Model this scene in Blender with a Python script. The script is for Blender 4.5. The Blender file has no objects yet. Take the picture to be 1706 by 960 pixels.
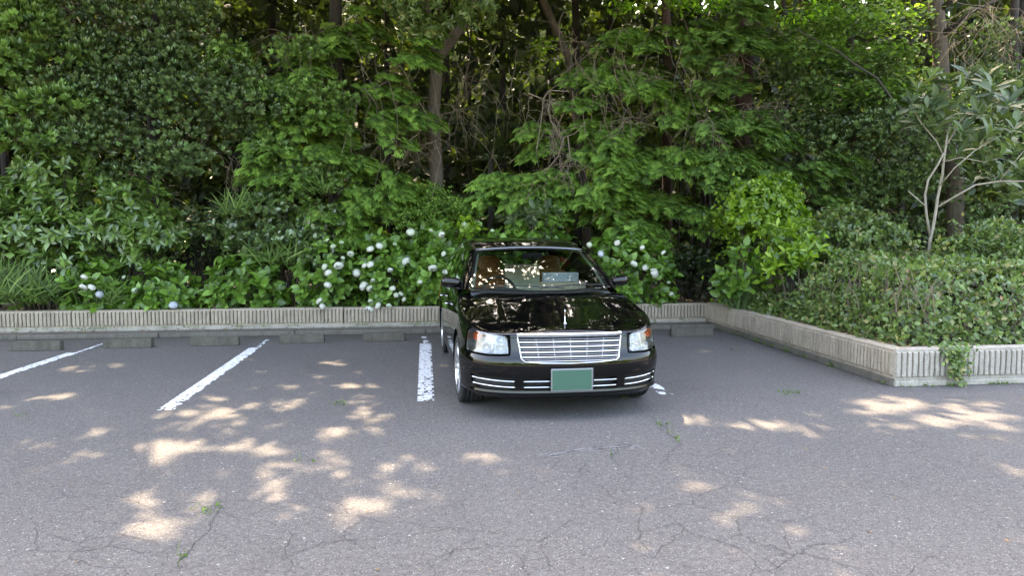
import bpy, bmesh, math, random
import numpy as np
from mathutils import Vector, Matrix, geometry, noise
random.seed(7)
R = math.radians
SC = bpy.context.scene
COL = SC.collection

# ------------------------------------------------------------------ camera
F_PX, CAM_H = 1220.0, 1.6
YAW, PITCH = R(6.8), math.atan(94 / F_PX)
cd = bpy.data.cameras.new('camera'); cam = bpy.data.objects.new('camera', cd); COL.objects.link(cam)
cam.location = (0, 0, CAM_H)
cam.rotation_euler = (R(90) - PITCH, 0, -YAW)
cd.sensor_width = 36.0; cd.lens = 36 * F_PX / 1706; cd.clip_start = 0.05; cd.clip_end = 2000
SC.camera = cam
# ------------------------------------------------------------------ sky, sun, exposure
SUN_EL, SUN_AZ = R(54), R(-14)          # azimuth clockwise from +Y
w = bpy.data.worlds.new('World'); SC.world = w; w.use_nodes = True
nt = w.node_tree; nt.nodes.clear()
sky = nt.nodes.new('ShaderNodeTexSky'); sky.sky_type = 'NISHITA'; sky.sun_disc = False
sky.sun_elevation = SUN_EL; sky.sun_rotation = SUN_AZ; sky.air_density = 1.0; sky.dust_density = 6.0; sky.ozone_density = 0.2
bgn = nt.nodes.new('ShaderNodeBackground'); bgn.inputs['Strength'].default_value = 0.15
on = nt.nodes.new('ShaderNodeOutputWorld')
nt.links.new(sky.outputs[0], bgn.inputs[0]); nt.links.new(bgn.outputs[0], on.inputs[0])
SUN = Vector((math.sin(SUN_AZ) * math.cos(SUN_EL), math.cos(SUN_AZ) * math.cos(SUN_EL), math.sin(SUN_EL)))
ld = bpy.data.lights.new('sun', 'SUN'); ld.energy = 2.0; ld.angle = R(0.53); ld.color = (1.0, 0.84, 0.64)
lo = bpy.data.objects.new('sun', ld); COL.objects.link(lo)
lo.rotation_euler = (-SUN).to_track_quat('-Z', 'Y').to_euler(); lo.location = (0, 0, 30)
SC.view_settings.view_transform = 'Standard'; SC.view_settings.look = 'None'
SC.view_settings.exposure = 3.75; SC.view_settings.gamma = 1.0
SC.view_settings.use_white_balance = True; SC.view_settings.white_balance_temperature = 7250; SC.view_settings.white_balance_tint = 8
SC.cycles.max_bounces = 8; SC.cycles.transparent_max_bounces = 8

# photo pixel -> world, used to measure places off the photograph
_fw = np.array([math.sin(YAW) * math.cos(PITCH), math.cos(YAW) * math.cos(PITCH), -math.sin(PITCH)])
_rt = np.array([math.cos(YAW), -math.sin(YAW), 0.0]); _up = np.cross(_rt, _fw)
def ray(px, py): return _fw * F_PX + _rt * (px - 853) - _up * (py - 480)
def gnd(px, py, z=0.0):
    d = ray(px, py); t = (z - CAM_H) / d[2]; return d * t + np.array([0, 0, CAM_H])
def at(px, py, Y):
    d = ray(px, py); return d * (Y / d[1]) + np.array([0, 0, CAM_H])

# ------------------------------------------------------------------ tags
def tag(o, label=None, cat=None, group=None, kind=None):
    if label: o['label'] = label
    if cat: o['category'] = cat
    if group: o['group'] = group
    if kind: o['kind'] = kind
    return o
def empty(name, loc, rz=0.0, parent=None):
    o = bpy.data.objects.new(name, None); COL.objects.link(o); o.location = loc; o.rotation_euler = (0, 0, rz)
    o.empty_display_size = 0.3
    if parent: o.parent = parent
    return o
def link(name, me, parent=None, mat=None):
    o = bpy.data.objects.new(name, me); COL.objects.link(o)
    if mat is not None and not me.materials: me.materials.append(mat)
    if parent is not None: o.parent = parent
    return o
def pymesh(name, v, f, smooth=False):
    me = bpy.data.meshes.new(name); me.from_pydata([tuple(map(float, p)) for p in v], [], f)
    if smooth: me.polygons.foreach_set('use_smooth', [True] * len(me.polygons))
    me.update(); return me

class MB:
    """collects shapes into one mesh"""
    def __init__(s): s.v = []; s.f = []
    def add(s, v, f):
        n = len(s.v); s.v += [tuple(map(float, p)) for p in v]; s.f += [tuple(i + n for i in q) for q in f]; return s
    def box(s, c, d, rz=0.0, taper=0.0):
        x, y, z = d[0] / 2, d[1] / 2, d[2] / 2; ca, sa = math.cos(rz), math.sin(rz); P = []
        for k in (-1, 1):
            g = 1 - taper if k > 0 else 1
            for a, b in ((-1, -1), (1, -1), (1, 1), (-1, 1)):
                u, w_ = a * x * g, b * y * g
                P.append((c[0] + u * ca - w_ * sa, c[1] + u * sa + w_ * ca, c[2] + k * z))
        return s.add(P, [(3, 2, 1, 0), (4, 5, 6, 7), (0, 1, 5, 4), (1, 2, 6, 5), (2, 3, 7, 6), (3, 0, 4, 7)])
    def tube(s, path, rad, n=6, cap=True):
        v, q = tube_np(path, rad, n)
        if cap:
            q = q + [tuple(range(n))[::-1], tuple(len(v) - n + i for i in range(n))]
        return s.add(v, q)
    def grid(s, rows, close=False):
        n = len(rows[0]); v = [p for r in rows for p in r]; f = []
        for i in range(len(rows) - 1):
            for j in range(n - (0 if close else 1)):
                k = (j + 1) % n; f.append((i * n + j, i * n + k, (i + 1) * n + k, (i + 1) * n + j))
        return s.add(v, f)
    def lathe_x(s, c, prof, n=48):
        """profile of (x, r) revolved about the x axis through c"""
        rows = [[(c[0] + x, c[1] + r * math.cos(2 * math.pi * k / n), c[2] + r * math.sin(2 * math.pi * k / n)) for k in range(n)] for x, r in prof]
        return s.grid(rows, True)
    def build(s, name, mat, parent=None, smooth=False, bevel=0.0, sub=0):
        me = pymesh(name, s.v, s.f, smooth); o = link(name, me, parent, mat)
        if bevel:
            m = o.modifiers.new('b', 'BEVEL'); m.width = bevel; m.segments = 2; m.limit_method = 'ANGLE'
        if sub:
            m = o.modifiers.new('s', 'SUBSURF'); m.levels = sub; m.render_levels = sub
        return o
def tube_np(path, rad, n=6):
    path = [Vector(p) for p in path]; v = []; q = []
    if not hasattr(rad, '__len__'): rad = [rad] * len(path)
    up = Vector((0, 0, 1)); prev = None
    for i, p in enumerate(path):
        t = (path[min(i + 1, len(path) - 1)] - path[max(i - 1, 0)])
        if t.length < 1e-7: t = Vector((0, 0, 1))
        t.normalize()
        if prev is None:
            a = t.orthogonal().normalized()
        else:
            a = (prev - t * prev.dot(t))
            a = a.normalized() if a.length > 1e-6 else t.orthogonal().normalized()
        prev = a; b = t.cross(a)
        for k in range(n):
            an = 2 * math.pi * k / n; v.append(p + (a * math.cos(an) + b * math.sin(an)) * rad[i])
    for i in range(len(path) - 1):
        for k in range(n):
            k2 = (k + 1) % n; q.append((i * n + k, i * n + k2, (i + 1) * n + k2, (i + 1) * n + k))
    return v, q

# ------------------------------------------------------------------ materials
def mat_new(name):
    m = bpy.data.materials.new(name); m.use_nodes = True; n = m.node_tree; n.nodes.clear()
    out = n.nodes.new('ShaderNodeOutputMaterial'); return m, n, out
class G:
    """small helper for wiring nodes"""
    def __init__(s, nt): s.t = nt
    def n(s, typ, _p=None, **kw):
        x = s.t.nodes.new('ShaderNode' + typ)
        for k, v in (_p or {}).items(): setattr(x, k, v)
        for k, v in kw.items():
            k = k.replace('_', ' '); s.set(x, k, v)
        return x
    def set(s, x, k, v):
        inp = x.inputs[int(k[1:])] if k[0] == 'i' and k[1:].isdigit() else x.inputs[k]
        if isinstance(v, bpy.types.NodeSocket): s.t.links.new(v, inp)
        else: inp.default_value = v
    def math(s, op, a, b=0.0, c=None, clamp=False):
        x = s.n('Math', {'operation': op, 'use_clamp': clamp}, i0=a, i1=b)
        if c is not None: s.set(x, 'i2', c)
        return x.outputs[0]
    def mix(s, fac, a, b, bt='MIX'):
        x = s.n('Mix', {'data_type': 'RGBA', 'blend_type': bt}); s.set(x, 'i0', fac); s.set(x, 'i6', a); s.set(x, 'i7', b); return x.outputs[2]
    def ramp(s, fac, *stops, interp='LINEAR'):
        x = s.t.nodes.new('ShaderNodeValToRGB'); s.t.links.new(fac, x.inputs[0]); x.color_ramp.interpolation = interp
        el = x.color_ramp.elements
        while len(el) < len(stops): el.new(0.5)
        for e, (p, c) in zip(el, stops):
            e.position = p; e.color = c if hasattr(c, '__len__') else (c, c, c, 1)
        return x.outputs[0]
    def rng(s, v, a, b, c=0.0, d=1.0):
        x = s.n('MapRange', {'clamp': True}, i0=v, i1=a, i2=b, i3=c, i4=d); return x.outputs[0]
    def noise(s, sc, det=4, rough=0.55, vec=None, dist=0.0):
        x = s.n('TexNoise', Scale=sc, Detail=det, Roughness=rough, Distortion=dist)
        if vec is not None: s.t.links.new(vec, x.inputs['Vector'])
        return x.outputs[0]
def C4(r, g, b): return (r, g, b, 1)
def simple(name, col, rough=0.5, metal=0.0, coat=0.0, spec=0.5, noise_amt=0.0, nscale=30, bump=0.0, bscale=60):
    m, n, out = mat_new(name); g = G(n)
    b = g.n('BsdfPrincipled', Roughness=rough, Metallic=metal, Coat_Weight=coat, Specular_IOR_Level=spec)
    tc = g.n('TexCoord').outputs['Object']
    nz = g.noise(nscale, 4, vec=tc)
    c = g.mix(g.rng(nz, .3, .7), C4(*[x * (1 - noise_amt) for x in col]), C4(*[min(1, x * (1 + noise_amt)) for x in col]))
    n.links.new(c, b.inputs['Base Color'])
    if bump:
        bp = g.n('Bump', Strength=bump, Distance=0.01, Height=g.noise(bscale, 5, vec=tc)); n.links.new(bp.outputs[0], b.inputs['Normal'])
    n.links.new(b.outputs[0], out.inputs[0]); return m

def leaf_mat(name, dark, light, young=None, rough=0.42, trans=0.3, rib=0.25, spec=0.5, young_at=0.9, back=1.25, tip=0.0):
    dark = [dark[0] * .72, dark[1] * .70, dark[2] * .75]; light = [light[0] * 1.16, light[1] * 1.07, light[2]]
    m, n, out = mat_new(name); g = G(n)
    att = g.n('Attribute', {'attribute_name': 'leafco'})
    sp = g.n('SeparateXYZ', i0=att.outputs['Vector'])
    rnd = g.n('ObjectInfo').outputs['Random']
    var = g.math('FRACT', g.math('ADD', sp.outputs[2], rnd))
    c = g.mix(g.rng(var, 0.0, 0.85), C4(*dark), C4(*light))
    if young: c = g.mix(g.rng(var, young_at, min(1, young_at + .06)), c, C4(*young))
    if tip: c = g.mix(g.math('MULTIPLY', g.rng(sp.outputs[0], .35, 1.15), tip), c, C4(*[x * 1.9 for x in light]))
    au = g.math('ABSOLUTE', sp.outputs[1])
    ribm = g.math('MULTIPLY', g.rng(au, 0.0, 0.10, 1.0, 0.0), rib)
    vein = g.math('SINE', g.math('MULTIPLY', g.math('SUBTRACT', sp.outputs[0], g.math('MULTIPLY', au, 0.35)), 45.0))
    veinm = g.math('MULTIPLY', g.rng(vein, 0.6, 1.0), rib * 0.35)
    c = g.mix(g.math('ADD', ribm, veinm), c, C4(*[min(1, x * 2.4 + .03) for x in light]))
    bf = g.n('NewGeometry').outputs['Backfacing']
    c = g.mix(bf, c, g.mix(1.0, c, C4(back, back * 1.02, back * 1.05), 'MULTIPLY'))
    b = g.n('BsdfPrincipled', Base_Color=c, Roughness=g.math('ADD', rough, g.math('MULTIPLY', bf, .2)), Specular_IOR_Level=spec)
    tr = g.n('BsdfTranslucent', Color=g.mix(1.0, c, C4(1.7, 1.9, .7), 'MULTIPLY'))
    mx = g.n('MixShader', i0=trans, i1=b.outputs[0], i2=tr.outputs[0])
    n.links.new(mx.outputs[0], out.inputs[0]); return m

def bark_mat(name, a, b_, scale=6):
    m, n, out = mat_new(name); g = G(n)
    tc = g.n('TexCoord').outputs['Object']
    mp = g.n('Mapping', Vector=tc, Scale=(1, 1, .18)).outputs[0]
    nz = g.noise(scale * 5, 6, .7, mp, .6)
    c = g.mix(g.rng(nz, .35, .65), C4(*a), C4(*b_))
    c = g.mix(g.rng(g.noise(3, 3, vec=tc), .55, .75, 0, .5), c, C4(.07, .085, .045))
    bs = g.n('BsdfPrincipled', Base_Color=c, Roughness=.9)
    bp = g.n('Bump', Strength=.9, Distance=.02, Height=nz); n.links.new(bp.outputs[0], bs.inputs['Normal'])
    n.links.new(bs.outputs[0], out.inputs[0]); return m

LEAF = dict(
    hydrangea=leaf_mat('hydrangea_leaf', (0.052, 0.107, 0.016), (0.123, 0.233, 0.030), (0.217, 0.356, 0.074), rough=.40, trans=.25, spec=.5, rib=.3, young_at=.88),
    glossy=leaf_mat('glossy_leaf', (0.040, 0.071, 0.022), (0.098, 0.153, 0.043), (0.145, 0.233, 0.074), rough=.28, trans=.12, rib=.2, spec=.9, young_at=.9),
    bigleaf=leaf_mat('big_leaf', (0.049, 0.098, 0.020), (0.116, 0.196, 0.038), (0.203, 0.318, 0.074), rough=.32, trans=.2, rib=.3, spec=.75, young_at=.9),
    cypress=leaf_mat('cypress_leaf', (.036, .072, .016), (.100, .178, .030), (.18, .26, .045), rough=.6, trans=.3, rib=0, spec=.3, young_at=.8, tip=.9),
    cypress2=leaf_mat('cypress_leaf_b', (.032, .062, .016), (.082, .145, .030), (.15, .22, .045), rough=.6, trans=.3, rib=0, spec=.3, young_at=.85, tip=.9),
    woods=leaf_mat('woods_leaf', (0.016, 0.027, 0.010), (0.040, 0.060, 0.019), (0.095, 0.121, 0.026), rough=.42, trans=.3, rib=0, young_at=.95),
    maple=leaf_mat('painted_sun_leaf', (.10, .22, .02), (.22, .38, .03), (.35, .50, .05), rough=.5, trans=.5, rib=0),  # sunlit look is in the leaf colour itself
    lime=leaf_mat('yellow_green_leaf', (.060, .135, .012), (.160, .265, .022), (.30, .40, .04), rough=.32, trans=.3, rib=.15, young_at=.88),
    hedge=leaf_mat('hedge_leaf', (0.051, 0.093, 0.023), (0.131, 0.199, 0.052), (0.251, 0.217, 0.085), rough=.38, trans=.22, rib=.2, young_at=.9),
    loquat=leaf_mat('loquat_leaf', (.040, .072, .026), (.085, .125, .050), (.26, .25, .09), rough=.45, trans=.15, rib=.35, young_at=.96, back=1.5),
    grass=leaf_mat('grass_blade', (.050, .095, .014), (.105, .18, .028), (.18, .25, .06), rough=.7, trans=.3, rib=.1),
    litter=leaf_mat('dry_leaf', (.10, .06, .03), (.22, .14, .08), (.30, .24, .10), rough=.8, trans=.1, rib=.1),
)
BARK = dict(
    red=bark_mat('cedar_bark', (.06, .032, .024), (.12, .07, .052)),
    brown=bark_mat('brown_bark', (.06, .045, .032), (.13, .10, .07)),
    dark=bark_mat('dark_bark', (.03, .024, .02), (.06, .048, .04)),
    pale=bark_mat('pale_bark', (.22, .19, .14), (.36, .31, .24)),
    twig=bark_mat('twig_bark', (.14, .10, .07), (.28, .21, .15)),
)
STEM = simple('green_stem', (.10, .17, .05), .6, noise_amt=.2)

# ------------------------------------------------------------------ foliage built with numpy
def T_leaf(L=1.0, W=.5, segs=3, curl=.12, fold=.10, tip=1.6):
    """a pointed leaf, folded on its midrib and drooping to the tip; x along, y across"""
    v = [(0, 0, 0)]; co = [(0, 0)]
    for i in range(1, segs):
        t = i / segs; wd = W * .5 * (math.sin(math.pi * t ** (1 / tip) * .98)) ** .8
        z = -curl * t * t
        v += [(L * t, -wd, z + fold * wd), (L * t, 0, z), (L * t, wd, z + fold * wd)]; co += [(t, -1), (t, 0), (t, 1)]
    v.append((L, 0, -curl)); co.append((1, 0)); f = []
    f += [(0, 1, 2), (0, 2, 3)]
    for i in range(segs - 2):
        a = 1 + 3 * i; b = a + 3; f += [(a, b, b + 1), (a, b + 1, a + 1), (a + 1, b + 1, b + 2), (a + 1, b + 2, a + 2)]
    a = 1 + 3 * (segs - 2); e = len(v) - 1; f += [(a, e, a + 1), (a + 1, e, a + 2)]
    return np.array(v, float), np.array(f), np.array(co, float)
def T_quad(L=1.0, W=.5, curl=.1):
    v = [(0, 0, 0), (L * .5, -W / 2, .02), (L, 0, -curl), (L * .5, W / 2, .02)]
    return np.array(v, float), np.array([(0, 1, 2), (0, 2, 3)]), np.array([(0, 0), (.5, -1), (1, 0), (.5, 1)], float)
def T_four(L=1.0, W=.5, curl=.1, fold=.25):
    v = [(0, 0, 0), (L * .45, -W / 2, fold * W * .4), (L * .5, 0, -curl * .25), (L * .45, W / 2, fold * W * .4), (L, 0, -curl)]
    return np.array(v, float), np.array([(0, 1, 2), (0, 2, 3), (1, 4, 2), (2, 4, 3)]), np.array([(0, 0), (.5, -1), (.5, 0), (.5, 1), (1, 0)], float)
def T_join(parts):
    V = []; Fs = []; Cs = []; n = 0
    for v, f, c in parts: V.append(v); Fs.append(f + n); Cs.append(c); n += len(v)
    return np.vstack(V), np.vstack(Fs), np.vstack(Cs)
def rotv(v, ax, ang):
    M = np.array(Matrix.Rotation(ang, 3, ax)); return v @ M.T
def T_rosette(n, L, W, tilt=.5, seed=0, segs=3, stem=.0):
    """leaves spiralling round a shoot tip whose axis is +x"""
    rr = random.Random(seed); parts = []
    for k in range(n):
        v, f, c = T_four(L * rr.uniform(.75, 1.1), W * 1.25 * rr.uniform(.8, 1.1), .1 * L) if segs > 2 else T_quad(L * rr.uniform(.75, 1.1), W, .1 * L)
        v = v + np.array([.02 * L, 0, 0])
        v = rotv(v, 'Y', -(tilt * rr.uniform(.5, 1.2) + .55 * (k / n)) + math.pi * 0)
        v = rotv(v, 'X', k * 2.4 + rr.uniform(-.3, .3)); v[:, 0] -= stem * (k / n)
        parts.append((v, f, c))
    return T_join(parts)
def T_frond(seed=0, L=1.0, n=8):
    """flat fan of scale-leaf sprays, as on a cypress: x along, fanned in y"""
    rr = random.Random(seed); V = []; Fc = []; Cc = []
    def blade(x, y, z, a, l, wd):
        ca, sa = math.cos(a), math.sin(a); k = len(V)
        V.extend([(x - sa * wd * .3, y + ca * wd * .3, z), (x + ca * l, y + sa * l, z - .12 * l - .25 * (x + ca * l) ** 2 * .4), (x + sa * wd + ca * l * .4, y - ca * wd + sa * l * .4, z + .01)])
        Fc.append((k, k + 1, k + 2)); Cc.extend([(x, 0), (x + l, 0), (x, 0)])
    for i in range(n):
        t = (i + .5) / n; side = 1 if i % 2 else -1
        x = t * .72 * L; bl = L * (.42 * (1 - t) + .18) * rr.uniform(.8, 1.15); a = side * rr.uniform(.55, .85)
        z = -.10 * t * t * L
        blade(x, 0, z, a, bl, .046 * L)
        for j in range(3):
            u = (j + 1) / 4; bx = x + math.cos(a) * bl * u; by = math.sin(a) * bl * u
            blade(bx, by, z - .05 * u * bl, a + rr.choice((-1, 1)) * rr.uniform(.4, .8), bl * .5 * rr.uniform(.6, 1.0), .042 * L)
    blade(.6 * L, 0, -.05 * L, 0, .45 * L, .06 * L)
    return np.array(V, float), np.array(Fc), np.array(Cc, float)

def basis(d, nrm):
    d = d / np.maximum(np.linalg.norm(d, axis=1, keepdims=True), 1e-9)
    n = nrm - d * np.sum(nrm * d, axis=1, keepdims=True)
    n = n / np.maximum(np.linalg.norm(n, axis=1, keepdims=True), 1e-6)
    y = np.cross(n, d)
    return np.stack([d, y, n], axis=2)           # columns
class Foliage:
    def __init__(s, seed=1): s.rs = np.random.RandomState(seed); s.V = []; s.Fc = []; s.C = []; s.n = 0
    def put(s, tpl, pos, d, nrm, size, jit=0.0, hole=None):
        pos = np.asarray(pos, float); N = len(pos)
        if N == 0: return
        keep = sun_keep(pos, .02 if hole is None else hole); pos = pos[keep]; N = len(pos)
        if N == 0: return
        d = np.broadcast_to(np.asarray(d, float), (len(keep), 3))[keep]; nrm = np.broadcast_to(np.asarray(nrm, float), (len(keep), 3))[keep]
        size = np.broadcast_to(np.asarray(size, float), (len(keep),))[keep]
        if jit: d = d + s.rs.normal(0, jit, d.shape); nrm = nrm + s.rs.normal(0, jit, nrm.shape)
        M = basis(d, nrm); v, f, c = tpl
        out = np.einsum('nij,vj->nvi', M, v) * size[:, None, None] + pos[:, None, :]
        k = len(v)
        s.V.append(out.reshape(-1, 3)); s.Fc.append((f[None] + (np.arange(N) * k)[:, None, None]).reshape(-1, 3) + s.n)
        var = s.rs.rand(N)
        co = np.empty((N, k, 3)); co[:, :, :2] = c[None]; co[:, :, 2] = var[:, None]
        s.C.append(co.reshape(-1, 3)); s.n += N * k
    def build(s, name, mat, parent=None):
        V = np.vstack(s.V).astype(np.float32); Fc = np.vstack(s.Fc).astype(np.int32); C = np.vstack(s.C).astype(np.float32)
        me = bpy.data.meshes.new(name); me.vertices.add(len(V)); me.vertices.foreach_set('co', V.ravel())
        me.loops.add(Fc.size); me.loops.foreach_set('vertex_index', Fc.ravel())
        me.polygons.add(len(Fc)); me.polygons.foreach_set('loop_start', np.arange(0, Fc.size, 3, dtype=np.int32))
        me.polygons.foreach_set('use_smooth', np.ones(len(Fc), dtype=bool))
        a = me.attributes.new('leafco', 'FLOAT_VECTOR', 'POINT'); a.data.foreach_set('vector', C.ravel())
        me.update(calc_edges=True); me.materials.append(mat)
        o = link(name, me, parent); return o
def tpl_mesh(name, tpl, mat):
    v, f, c = tpl; me = pymesh(name, v, [tuple(int(i) for i in q) for q in f], True)
    a = me.attributes.new('leafco', 'FLOAT_VECTOR', 'POINT')
    a.data.foreach_set('vector', np.hstack([c, np.zeros((len(c), 1))]).astype(np.float32).ravel()); me.materials.append(mat); return me

# holes cut in the unseen crowns overhead to put sun patches on the lot: where each beam lands (photo px centre, half sizes)
_D = [(175,606,52,5),(115,617,40,3),(420,668,78,9),(335,690,60,7),(495,672,52,6),(330,735,74,8),(250,768,58,6),(430,745,60,7),
      (560,720,68,10),(440,778,44,7),(462,800,28,6),(330,825,44,9),(270,745,40,5),(600,788,28,7),(632,818,30,10),(572,852,28,6),
      (782,758,54,8),(745,818,32,9),(670,770,42,7),(865,756,30,5),(890,775,26,8),(1148,798,28,7),(1245,828,34,5),(1190,852,22,5),
      (1075,694,34,6),(1150,700,24,4),(1240,715,24,4),(1340,703,64,7),(1430,690,84,8),(1400,713,74,8),(1500,672,74,6),(1560,690,62,7),
      (1640,692,58,7),(1620,672,64,5),(1690,712,44,6),(1600,790,28,5),(1670,775,34,6),(1640,731,24,4),(540,622,34,4),(600,640,44,3),
      (500,645,58,3),(630,592,26,2),(570,575,40,2),(230,880,44,9),(470,860,26,7),(140,655,30,3),(1690,900,40,12),(1430,945,30,8),(90,655,24,3),
      (640,690,26,3),(600,665,34,3),(1360,800,18,4)]
_r = random.Random(12)
for _ in range(24): _D.append((_r.uniform(230, 700), _r.uniform(590, 870), _r.uniform(10, 26), _r.uniform(2, 5)))
for _ in range(12): _D.append((_r.uniform(1250, 1706), _r.uniform(660, 725), _r.uniform(10, 26), _r.uniform(2, 4)))
for _ in range(8): _D.append((_r.uniform(0, 250), _r.uniform(600, 800), _r.uniform(8, 20), _r.uniform(2, 4)))
_E = []
for _x, _y, _rx, _ry in _D:
    if _y > 750: _rx *= .72; _ry *= .72
    c_ = gnd(_x, _y); a_ = gnd(_x + _rx, _y); b_ = gnd(_x, _y - _ry)
    _E.append((c_[0], c_[1], max(.07, abs(a_[0] - c_[0])), max(.10, abs(b_[1] - c_[1]))))
_E = np.array(_E)
_rk = np.random.RandomState(5)
def sun_keep(p, mg=.05):
    t = p[:, 2] / SUN.z; gx = p[:, 0] - SUN.x * t; gy = p[:, 1] - SUN.y * t
    wob = .16 * np.sin(gx * 11 + 3 * np.sin(gy * 5)) + .14 * np.sin(gy * 9 + 2 * np.cos(gx * 7))
    k = np.ones(len(p), bool); rnd = _rk.rand(len(p)); edge = _rk.uniform(-.45, .45, len(p))
    for ex, ey, rx, ry in _E:
        q = ((gx - ex) / (rx + mg)) ** 2 + ((gy - ey) / (ry + mg)) ** 2
        k &= ~((q < 1.0 + wob + edge) & (rnd > .10) & (p[:, 2] > 2.2) & (gy < 11.4))
    return k
# ================================================================== THE LOT
def asphalt():
    m, n, out = mat_new('asphalt'); g = G(n); tc = g.n('TexCoord').outputs['Object']
    big = g.noise(.35, 4, .6, tc); mid = g.noise(3.0, 5, .65, tc); fine = g.noise(90, 3, .7, tc)
    c = g.mix(g.rng(big, .35, .65), C4(.082, .075, .071), C4(.108, .099, .093))
    c = g.mix(g.rng(mid, .35, .7, 0, .6), c, C4(.088, .074, .068))
    c = g.mix(g.rng(fine, .3, .75, 0, .75), c, C4(.20, .183, .175))
    v = g.n('TexVoronoi', {'feature': 'F1'}, Vector=tc, Scale=95.0); sel = g.n('SeparateColor', i0=v.outputs['Color']).outputs[0]
    st = g.math('MULTIPLY', g.math('GREATER_THAN', sel, .80), g.rng(v.outputs['Distance'], .22, .42, 1, 0))
    c = g.mix(g.math('MULTIPLY', st, .8), c, C4(.36, .34, .33))
    dk = g.math('MULTIPLY', g.math('LESS_THAN', sel, .22), g.rng(v.outputs['Distance'], .3, .5, 1, 0)); c = g.mix(g.math('MULTIPLY', dk, .8), c, C4(.022, .02, .022))
    v3 = g.n('TexVoronoi', {'feature': 'F1'}, Vector=tc, Scale=22.0); sel3 = g.n('SeparateColor', i0=v3.outputs['Color']).outputs[0]
    st3 = g.math('MULTIPLY', g.math('GREATER_THAN', sel3, .93), g.rng(v3.outputs['Distance'], .14, .2, 1, 0)); c = g.mix(g.math('MULTIPLY', st3, .8), c, C4(.42, .40, .38))
    c = g.mix(g.rng(g.noise(28, 5, .75, tc), .40, .66, 0, .55), c, C4(.045, .040, .040))
    c = g.mix(g.rng(g.noise(1.1, 6, .7, tc, .8), .56, .72, 0, .35), c, C4(.05, .044, .042))
    # older repair band and dirt along the kerb
    sp = g.n('SeparateXYZ', i0=tc)
    edge = g.math('ADD', sp.outputs[1], g.math('MULTIPLY', g.noise(1.2, 4, vec=tc), 1.4))
    c = g.mix(g.rng(edge, 11.3, 12.3, 0, .6), c, C4(.055, .043, .033))
    # hairline cracking, strongest near the drive
    dv = g.n('Mix', {'data_type': 'VECTOR'}, i0=.16); n.links.new(tc, dv.inputs[4]); n.links.new(g.n('TexNoise', Vector=tc, Scale=3.5, Detail=5.0).outputs['Color'], dv.inputs[5])
    vc = g.n('TexVoronoi', {'feature': 'DISTANCE_TO_EDGE'}, Vector=dv.outputs[1], Scale=2.6)
    near = g.math('MULTIPLY', g.rng(g.math('ADD', sp.outputs[1], g.math('MULTIPLY', big, 3.0)), 5.0, 7.6, 1, 0), g.rng(g.noise(.9, 3, vec=tc), .42, .56))
    ck = g.math('MULTIPLY', g.rng(vc.outputs['Distance'], .002, .010, 1, 0), near)
    c = g.mix(g.math('MULTIPLY', ck, .42), c, C4(.025, .016, .016))
    b = g.n('BsdfPrincipled', Base_Color=c, Roughness=.88, Specular_IOR_Level=.35)
    hgt = g.math('ADD', g.math('MULTIPLY', fine, .8), g.math('SUBTRACT', g.math('MULTIPLY', g.rng(v.outputs['Distance'], 0, .6, 1, 0), .8), g.math('MULTIPLY', ck, 2.0)))
    bp = g.n('Bump', Strength=.7, Distance=.006, Height=hgt); n.links.new(bp.outputs[0], b.inputs['Normal'])
    n.links.new(b.outputs[0], out.inputs[0]); return m
def concrete(name, a, b_, stain=(.06, .055, .045), damp=.5, bump=.6, bs=70):
    m, n, out = mat_new(name); g = G(n); tc = g.n('TexCoord').outputs['Object']
    geo = g.n('NewGeometry').outputs['Position']
    f = g.noise(60, 4, .7, geo); m_ = g.noise(4, 5, .65, geo)
    c = g.mix(g.rng(f, .3, .7), C4(*a), C4(*b_))
    mp = g.n('Mapping', Vector=geo, Scale=(6, 6, .8)).outputs[0]
    dr = g.noise(1.6, 5, .7, mp); c = g.mix(g.math('MULTIPLY', g.rng(dr, .45, .75), damp), c, C4(*stain))
    c = g.mix(g.math('MULTIPLY', g.rng(m_, .5, .75), damp * .8), c, C4(stain[0] * 1.1, stain[1] * 1.12, stain[2]))
    bs_ = g.n('BsdfPrincipled', Base_Color=c, Roughness=.92, Specular_IOR_Level=.25)
    bp = g.n('Bump', Strength=bump, Distance=.012, Height=g.noise(bs, 5, .7, geo)); n.links.new(bp.outputs[0], bs_.inputs['Normal'])
    n.links.new(bs_.outputs[0], out.inputs[0]); return m
ASPH = asphalt()
CONC = concrete('ribbed_concrete', (.30, .24, .178), (.50, .42, .325), damp=.38)
CONCL = concrete('pale_concrete', (.30, .26, .21), (.50, .45, .385), damp=.3)
KERBC = concrete('kerb_concrete', (.11, .095, .08), (.19, .17, .14), damp=.6)
STOPC = concrete('wheel_stop_concrete', (.085, .072, .056), (.165, .145, .118), damp=.7, bump=1.0, bs=45)
def soil_mat():
    m, n, out = mat_new('soil'); g = G(n); tc = g.n('TexCoord').outputs['Object']
    f = g.noise(14, 6, .75, tc); c = g.ramp(f, (.3, C4(.022, .015, .010)), (.55, C4(.055, .040, .026)), (.72, C4(.12, .085, .05)))
    b = g.n('BsdfPrincipled', Base_Color=c, Roughness=.95)
    bp = g.n('Bump', Strength=1, Distance=.03, Height=f); n.links.new(bp.outputs[0], b.inputs['Normal']); n.links.new(b.outputs[0], out.inputs[0]); return m
SOIL = soil_mat()
PAINTW = None
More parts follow.
